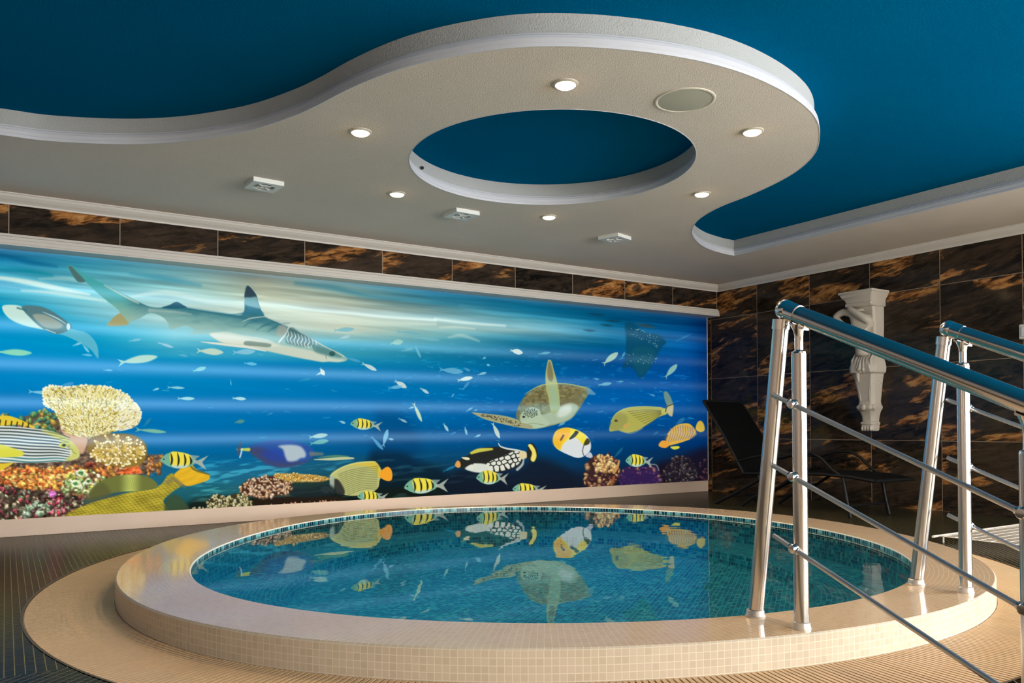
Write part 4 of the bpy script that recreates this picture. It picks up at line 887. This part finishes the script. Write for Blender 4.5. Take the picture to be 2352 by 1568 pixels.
# flip into the polar lists is not needed: materials are two sided
wt = mesh('pool_water', [(*pol(rin(a)-.001, a), Z_WATER) for a in ANG], [tuple(range(NA))], M_water)
tag(wt, 'clear still water filling the round teal whirlpool bath', 'water')
# gutter with slatted grating
gt = empty('gutter_grate', (0, 0, 0)); tag(gt, 'cream slatted overflow grating laid around the round bath', 'grating')
ring('channel', lambda a: rout(a)+.001, -.055, lambda a: rgr(a)-.004, -.055, M_gutter, gt)
gs = MB(); per = 2*PI*2.5; NS = 690
for i in range(NS):
    a = 2*PI*i/NS; r0 = rout(a)+.006; r1 = rgr(a)-.012
    d = Vector((math.cos(a), math.sin(a), 0)); n_ = Vector((-d.y, d.x, 0)); wv = .0070 if i % 46 else .0058
    p0 = Vector((*pol(r0, a), 0)); p1 = Vector((*pol(r1, a), 0)); zt = -.001
    v = [p0-n_*wv, p0+n_*wv, p1+n_*wv*1.08, p1-n_*wv*1.08]
    vv = [q+Vector((0, 0, zt)) for q in v]+[q+Vector((0, 0, -.009)) for q in v]
    gs.add(vv, [(0, 1, 2, 3), (0, 4, 5, 1), (3, 2, 6, 7), (1, 5, 6, 2), (0, 3, 7, 4)])
gsl = gs.build('slats', M_grate, gt)
for nm, f0, f1, zt in (('inner_rail', lambda a: rout(a)+.002, lambda a: rout(a)+.012, -.004), ('middle_rail', lambda a: (rout(a)+rgr(a))/2-.008, lambda a: (rout(a)+rgr(a))/2+.008, -.006), ('outer_rail', lambda a: rgr(a)-.02, lambda a: rgr(a)-.008, -.004)):
    ring(nm, f0, zt, f1, zt, M_grate, gt)
ring('edge_strip', lambda a: rgr(a)-.007, .002, lambda a: rgr(a)+.002, .002, M_edge, gt)
ring('edge_strip', lambda a: rgr(a)-.007, .002, lambda a: rgr(a)-.007, -.055, M_edge, gt)
# ------------------------------------------------------------------ handrails
def handrail(name, base, dx, side, label):
    """base: foot of the leaning post; the rail runs towards the viewer (-y), falling; side: where the bars sit"""
    root = empty(name, (base[0], base[1], Z_RIM)); tag(root, label, 'handrail', 'two matching stair handrails on the bath rim')
    zb = -Z_RIM
    P = lambda s, z, o=0.: Vector((dx*s+o, -s, z+zb))      # s along the rail, z above the floor, o sideways
    rail = lambda s: 1.257-.437*s
    bar = lambda s, k: (.950, .704, .462)[k]-.408*s
    RR, RP, RV = .0305, .0275, .0245
    # leaning end post
    p0, p1 = P(0, Z_RIM), P(.128, 1.135)
    ax = (p1-p0).normalized()
    MB().tube([p0+ax*.03, p1], RP, 24).build('end_post', M_alu, root)
    c = MB().lathe([(RP+.008, 0), (RP+.009, .004), (RP+.005, .010), (RP+.004, .023), (RP+.001, .026)], p0, 28).build('base_collar', M_alucol, root)
    el = empty('elbow'); el.parent = root
    MB().tube([p1-ax*.004, p1+ax*.03], RP+.0035, 24).build('sleeve', M_chrome, el)
    bc = P(.150, rail(.150)+.004); MB().ball(bc, .036, 28).build('ball', M_chrome, el)
    d = (P(1, rail(1))-P(0, rail(0))).normalized()
    MB().tube([bc+d*.015, bc+d*.058], RR+.003, 24).build('collar', M_chrome, el)
    send = 1.42
    MB().tube([bc+d*.05, P(send, rail(send))], RR, 28).build('top_rail', M_alu, root)
    MB().ball(P(send, rail(send)), RR*1.02, 20).build('end_cap', M_chrome, root)
    for s, zf in ((.205, Z_RIM), (.940, 0.)):
        pt = rail(s)-.128
        po = MB().tube([P(s, zf), P(s, pt)], RV, 24).build('post', M_alu, root)
        MB().lathe([(RV+.007, 0), (RV+.008, .004), (RV+.005, .012), (RV+.004, .023), (RV, .026)], P(s, zf), 28).build('base_collar', M_alucol, root)
        b = MB().tube([P(s, pt-.002), P(s, pt+.006), P(s, pt+.012)], [RV, RV*.95, RV*.6], 20)
        b.tube([P(s, pt+.006), P(s, pt+.06)], .0145, 20)
        b.tube([P(s, pt+.055), P(s, pt+.075), P(s, pt+.098)], [.0145, .017, .026], 20)
        u = P(s, rail(s)-RR-.004); b.obox(u, d*.03, Vector((.018, 0, 0)), Vector((0, 0, .004)))
        b.build('saddle', M_chrome, root)
    off = side*.036
    for k in range(3):
        s0, s1 = .118, 1.02
        br = MB().tube([P(s0, bar(s0, k), off), P(s1, bar(s1, k), off)], .0082, 16).build('crossbar', M_bar, root)
        for s in (.205, .940):
            m = MB(); q = P(s, bar(s, k), off)
            m.lathe([(.0, -.017), (.012, -.016), (.0165, -.008), (.0165, .008), (.012, .014), (.009, .02)], q, 20, axis=(-side, 0, 0))
            m.tube([q-d*.019, q+d*.019], .0112, 18)
            m.build('bar_clamp', M_chrome, root)
    return root
handrail('handrail', (2.292, 1.967), -.045, -1, 'near stair handrail of satin aluminium, the one reaching closest to the viewer')
handrail('handrail', (3.325, 1.976), .055, 1, 'far stair handrail of satin aluminium, standing behind the other one')
# ------------------------------------------------------------------ recessed lamps
LAMPS = [((1.707, 4.285), 'left of the oval opening, beside the outer curve'), ((2.325, 3.149), 'nearest the viewer, largest of the six'), ((3.612, 3.092), 'at the right end of the ring, beyond the round speaker'),
         ((2.386, 5.287), 'below left of the oval opening, between two vents'), ((4.27, 4.123), 'right of the oval opening, where the ring narrows'), ((3.689, 5.229), 'below the oval opening, farthest from the viewer')]
def lamp(xy, lab):
    r = empty('recessed_lamp', (xy[0], xy[1], Z_LOW)); tag(r, 'lit round ceiling downlight '+lab, 'ceiling lamp', 'six recessed downlights around the ring')
    MB().lathe([(.064, 0), (.064, -.004), (.058, -.009), (.051, -.010), (.047, -.005), (.046, 0)], (0, 0, 0), 36).build('trim_ring', M_lring, r)
    MB().lathe([(.047, -.004), (.046, -.014), (.038, -.019), (.020, -.022), (.0001, -.023)], (0, 0, 0), 36).build('lens', M_lens, r)
    ld = bpy.data.lights.new('lamp_light', 'SPOT'); ld.energy = LAMP_POWER; ld.color = (1, .80, .55); ld.spot_size = math.radians(150); ld.spot_blend = .6; ld.shadow_soft_size = .04
    lo = bpy.data.objects.new('lamp_light', ld); COL.objects.link(lo); lo.parent = r; lo.location = (0, 0, -.045)
for xy, lab in LAMPS: lamp(xy, lab)
# ------------------------------------------------------------------ ceiling vents
def vent(xy, rz, lab):
    r = empty('ceiling_vent', (xy[0], xy[1], Z_LOW), rz); tag(r, lab, 'vent', 'three square fan vents along the left wall')
    h, t, R = .105, .030, .072
    n = 48; v = []; f = []
    for z in (0, -t):
        for k in range(n):
            a = 2*PI*k/n; c, s = math.cos(a), math.sin(a); q = h/max(abs(c), abs(s)); v.append((c*q, s*q, z))
        for k in range(n):
            a = 2*PI*k/n; v.append((R*math.cos(a), R*math.sin(a), z))
    for k in range(n):
        j = (k+1) % n
        f += [(2*n+k, 2*n+j, 3*n+j, 3*n+k), (k, j, 2*n+j, 2*n+k), (n+k, 3*n+k, 3*n+j, n+j)]
    b = MB(); b.add(v, f); b.build('cover_plate', M_plastic, r)
    MB().lathe([(.0001, -.004), (R, -.004), (R, -.003)], (0, 0, 0), 32).build('fan_hollow', M_dark, r)
    g = MB()
    for q in (.016, .040): g.tube([(q*math.cos(2*PI*i/24), q*math.sin(2*PI*i/24), -t+.004) for i in range(25)], .0035, 8, False)
    for k in range(4):
        a = PI/4+k*PI/2; g.tube([(.016*math.cos(a), .016*math.sin(a), -t+.004), (R*math.cos(a), R*math.sin(a), -t+.004)], .006, 8)
    g.build('grille', M_plastic, r)
    k = MB()
    for i in range(5):
        a = 2*PI*i/5; d = Vector((math.cos(a), math.sin(a), 0)); s = Vector((-d.y, d.x, .5)).normalized(); k.obox(d*.038+Vector((0, 0, -.014)), d*.028, s*.015, Vector((0, 0, .001)))
    k.ball((0, 0, -.014), .012, 12); k.build('fan_blades', M_plastic, r)
vent((1.501, 5.543), .06, 'square white ceiling fan vent closest to the left edge of the room')
vent((3.032, 5.496), .03, 'square white ceiling fan vent below the oval opening, middle of the three')
vent((4.58, 5.477), .28, 'square white ceiling fan vent farthest right, near the corner, turned slightly askew')
sp = empty('ceiling_speaker', (2.97, 2.982, Z_LOW)); tag(sp, 'round cream loudspeaker set flush in the ring of the lowered ceiling', 'speaker')
MB().lathe([(.156, 0), (.156, -.003), (.150, -.005), (.142, -.004), (.138, -.001)], (0, 0, 0), 64).build('mounting_ring', M_spkr, sp)
MB().lathe([(.138, -.002), (.09, -.005), (.0001, -.006)], (0, 0, 0), 64).build('speaker_grille', M_spk, sp)
hx = HC_[0]+.935*math.cos(math.radians(128)); hy = HC_[1]+.935*math.sin(math.radians(128))
tag(MB().ball((0, 0, 0), .012, 12).build('cable_stub', M_dark, loc=(hx+.006, hy-.008, Z_LOW+.088)), 'small black stub poking from the white inner side of the oval ceiling opening', 'fitting')
# ------------------------------------------------------------------ plaster corbel figure
cb = empty('corbel_statue', (X_R, 4.735, 1.4)); tag(cb, 'white plaster caryatid corbel with raised arms hung on the dark marble wall', 'statue')
def section_stack(rows, taper=0):
    """rows: (z, depth from the wall, half width, chamfer)"""
    v = []; f = []
    for z, d, hw, ch in rows:
        v += [(0, hw, z), (-d+ch, hw, z), (-d, hw-ch, z), (-d, -hw+ch, z), (-d+ch, -hw, z), (0, -hw, z)]
    for i in range(len(rows)-1):
        for k in range(6): f.append((i*6+k, i*6+(k+1) % 6, (i+1)*6+(k+1) % 6, (i+1)*6+k))
    f += [tuple(range(6)), tuple(range((len(rows)-1)*6, len(rows)*6))[::-1]]
    m = MB(); m.add(v, f); return m
Zc = lambda z: z-1.4
rows = [(Zc(2.105), .285, .185, .004), (Zc(2.085), .285, .185, .004), (Zc(2.078), .272, .176, .004), (Zc(2.05), .262, .165, .01), (Zc(2.03), .24, .150, .012), (Zc(2.0), .225, .142, .014), (Zc(1.99), .235, .146, .012), (Zc(1.965), .235, .146, .012), (Zc(1.95), .215, .135, .012)]
section_stack(rows).build('capital', M_plaster, cb, bevel=.003)
rows = [(Zc(1.955), .17, .128, .02), (Zc(1.75), .15, .126, .02), (Zc(1.56), .125, .12, .02), (Zc(1.44), .12, .118, .02), (Zc(1.30), .12, .122, .02)]
section_stack(rows).build('back_slab', M_plaster, cb, bevel=.004)
rows = [(Zc(1.47), .17, .115, .05), (Zc(1.42), .20, .135, .05), (Zc(1.36), .215, .148, .05), (Zc(1.31), .205, .142, .04), (Zc(1.295), .17, .120, .03), (Zc(1.22), .16, .108, .03), (Zc(1.12), .142, .096, .028), (Zc(1.03), .128, .086, .026), (Zc(1.0), .135, .09, .03),
        (Zc(.975), .165, .106, .04), (Zc(.955), .16, .102, .04), (Zc(.93), .13, .085, .035), (Zc(.88), .108, .070, .026), (Zc(.83), .105, .064, .024), (Zc(.822), .125, .076, .024), (Zc(.805), .125, .076, .024), (Zc(.798), .115, .070, .02), (Zc(.75), .115, .066, .02), (Zc(.735), .10, .056, .02)]
hm = section_stack(rows).build('tapered_shaft', M_plaster, cb, bevel=.005)
t = MB()
for k in range(4): t.ball((-.108, -.045+.03*k, Zc(.762)), .017, 14, (1.1, .8, 1.5))
t.build('toes', M_plaster, cb)
o_ = MB()   # drapery folds, tassel, leaf scrolls
for k in range(7):
    y = -.10+k*.033; o_.tube([(-.13, y, Zc(1.50)), (-.19, y+.01*math.sin(k), Zc(1.43)), (-.215+abs(y)*.25, y+.006*math.sin(3*k), Zc(1.36)), (-.20+abs(y)*.2, y*1.02, Zc(1.305))], [.008, .014, .016, .010], 10)
o_.ball((-.205, .01, Zc(1.345)), .028, 14, (.8, 1, .9)); o_.ball((-.205, -.03, Zc(1.335)), .02, 14)
o_.tube([(-.195, .035, Zc(1.31)), (-.185, .04, Zc(1.26)), (-.175, .038, Zc(1.22))], [.02, .016, .007], 12)
o_.build('drapery', M_plaster, cb)
sc_ = MB()
for z, s in ((1.24, 1.), (1.19, .9), (1.14, .85), (1.09, .8)):
    sc_.ball((-.07, -.100*s-.006, Zc(z)), .017*s, 12, (1.2, .7, 1.2)); sc_.ball((-.03, -.104*s-.004, Zc(z-.02)), .014*s, 12, (1.2, .7, 1.2))
sc_.build('scrolls', M_plaster, cb)
MB().ball((-.165, 0, Zc(.968)), .03, 14, (.6, .9, 1)).build('boss', M_plaster, cb); MB().ball((-.12, -.09, Zc(.968)), .024, 12, (1, .6, 1)).build('boss', M_plaster, cb)
fr = MB()
for y in (-.062, .062): fr.tube([(-.158, y, Zc(1.27)), (-.128, y*.78, Zc(1.03))], .006, 8)
fr.tube([(-.158, -.062, Zc(1.27)), (-.158, .062, Zc(1.27))], .006, 8); fr.tube([(-.128, -.048, Zc(1.03)), (-.128, .048, Zc(1.03))], .006, 8)
fr.build('panel_frame', M_plaster, cb)
def skin(name, joints, edges, mat, parent, root=0, sub=2):
    me = bpy.data.meshes.new(name); me.from_pydata([j[:3] for j in joints], edges, []); me.update(); me.materials.append(mat)
    o = bpy.data.objects.new(name, me); COL.objects.link(o); o.parent = parent
    m = o.modifiers.new('skin', 'SKIN'); m.use_smooth_shade = True
    for i, j in enumerate(joints):
        s = me.skin_vertices[0].data[i]; s.radius = (j[3], j[4] if len(j) > 4 else j[3]); s.use_root = (i == root)
    sd = o.modifiers.new('sub', 'SUBSURF'); sd.levels = sub; sd.render_levels = sub
    return o
J = [(-.14, 0, Zc(1.46), .085, .105), (-.15, 0, Zc(1.55), .070, .088), (-.16, 0, Zc(1.63), .064, .080), (-.175, 0, Zc(1.72), .074, .096), (-.18, 0, Zc(1.80), .072, .102), (-.175, 0, Zc(1.86), .038), (-.19, .02, Zc(1.90), .052), (-.195, .022, Zc(1.94), .052),
     # arm on the left: elbow raised out, forearm coming back down to the breast
     (-.19, .095, Zc(1.90), .040), (-.205, .185, Zc(1.925), .038), (-.215, .262, Zc(1.885), .036), (-.225, .205, Zc(1.815), .034), (-.235, .12, Zc(1.76), .030), (-.235, .055, Zc(1.725), .028),
     # other arm folded across the face up to the crown
     (-.19, -.105, Zc(1.80), .044), (-.235, -.09, Zc(1.82), .038), (-.255, -.02, Zc(1.87), .035), (-.25, .06, Zc(1.925), .031), (-.235, .105, Zc(1.955), .026)]
E_ = [(0, 1), (1, 2), (2, 3), (3, 4), (4, 5), (5, 6), (6, 7), (4, 8), (8, 9), (9, 10), (10, 11), (11, 12), (12, 13), (4, 14), (14, 15), (15, 16), (16, 17), (17, 18)]
skin('figure', J, E_, M_plaster, cb)
for y in (.035, -.035): MB().ball((-.232, y, Zc(1.70)), .034, 16).build('bust', M_plaster, cb)
# ------------------------------------------------------------------ black sun lounger
lg = empty('sun_lounger', (6.38, 4.8, 0)); tag(lg, 'black fabric sun lounger with raised backrest standing along the dark marble wall', 'sun lounger')
L = lambda x, y, z: (x-6.38, y-4.8, z)
XN, XF = 6.10, 6.66
def panel(name, pts, x0, x1, th, mat):
    v = []; f = []
    for y, z in pts:
        for x in (x0, x1): v.append(L(x, y, z)); 
    for y, z in pts:
        for x in (x0, x1): v.append(L(x, y+.001, z-th))
    n = len(pts)
    for i in range(n-1): f += [(2*i, 2*i+1, 2*i+3, 2*i+2), (2*n+2*i, 2*n+2*i+2, 2*n+2*i+3, 2*n+2*i+1), (2*i, 2*i+2, 2*n+2*i+2, 2*n+2*i), (2*i+1, 2*n+2*i+1, 2*n+2*i+3, 2*i+3)]
    f += [(0, 2*n, 2*n+1, 1), (2*n-2, 2*n-1, 4*n-1, 4*n-2)]
    m = MB(); m.add(v, f, False); return m.build(name, mat, lg)
panel('backrest', [(5.36, .335), (5.45, .46), (5.62, .72), (5.78, .93), (5.88, 1.045)], XN+.01, XF-.01, .018, M_black)
panel('seat', [(3.98, .335), (4.06, .352), (4.2, .366), (4.45, .375), (4.75, .368), (5.05, .352), (5.30, .338)], XN+.015, XF-.015, .014, M_black)
m = MB()
for x in (XN, XF):
    m.tube([L(x, 3.97, .325), L(x, 4.2, .352), L(x, 4.5, .362), L(x, 5.0, .342), L(x, 5.38, .325)], .015, 12)
m.tube([L(XN, 3.97, .325), L(XF, 3.97, .325)], .015, 12); m.build('seat_frame', M_blackm, lg)
m = MB()
for x in (XN, XF): m.tube([L(x, 5.36, .32), L(x, 5.62, .70), L(x, 5.89, 1.05)], .014, 12)
m.tube([L(XN, 5.89, 1.05), L(XF, 5.89, 1.05)], .014, 12); m.build('back_frame', M_blackm, lg)
for x in (XN, XF):
    MB().tube([L(x, 4.27, .345), L(x, 4.24, .17), L(x, 4.20, .0)], .016, 12).build('leg', M_blackm, lg)
    MB().tube([L(x, 4.95, .40), L(x, 5.2, .26), L(x, 5.5, .11), L(x, 5.74, .0)], .017, 12).build('leg', M_blackm, lg)
    MB().tube([L(x, 5.46, .44), L(x, 5.2, .50), L(x, 4.9, .50), L(x, 4.72, .545), L(x, 4.58, .55), L(x, 4.48, .50), L(x, 4.38, .41), L(x, 4.30, .36)], .013, 12).build('armrest', M_blackm, lg)
    MB().tube([L(x, 4.75, .345), L(x, 4.95, .22), L(x, 5.25, .10), L(x, 5.40, .0)], .014, 12).build('leg', M_blackm, lg)
for y, z in ((4.22, .10), (5.55, .09)): MB().tube([L(XN, y, z), L(XF, y, z)], .010, 10).build('stretcher', M_blackm, lg)
# ------------------------------------------------------------------ white wire rack lying on the floor
rk = empty('wire_rack', (5.30, 3.0, 0)); tag(rk, 'low white wire rack on the dark floor between the grating and the marble wall', 'rack')
m = MB(); zt = .045
for k in range(30): x = k*.037+.06; m.tube([(x, -.01, zt), (x, -.62, zt)], .0020, 6)
m.build('cross_wires', M_wire, rk)
m = MB()
for k in range(8): y = -.045-k*.075; m.tube([(.0+k*.0, y, zt+.004), (1.15, y, zt+.004)], .0019, 6)
m.build('long_wires', M_wire, rk)
m = MB(); m.tube([(-.05, 0, zt), (1.2, 0, zt)], .008, 10); m.tube([(.02, -.01, zt), (.02, -.63, zt)], .004, 8); m.tube([(.02, -.63, zt), (1.2, -.63, zt)], .006, 8); m.tube([(1.2, 0, zt), (1.2, -.63, zt)], .006, 8)
m.build('frame', M_wire, rk)
for x, y in ((.06, -.01), (1.18, -.01), (.06, -.62), (1.18, -.62)): MB().tube([(x, y, zt), (x, y, 0)], .006, 8).build('leg', M_wire, rk)
# ------------------------------------------------------------------ white box on the right wall
wb = empty('wall_box', (X_R, 3.17, 1.5)); tag(wb, 'white wall-mounted box at the right edge of the photo, above the rails', 'wall box')
MB().box(-.16, 0, -.26, .14, .0, .125).build('casing', M_plastic, wb, bevel=.008)
MB().box(-.166, -.158, -.24, .12, .02, .105).build('front_panel', M_plastic, wb, bevel=.004)
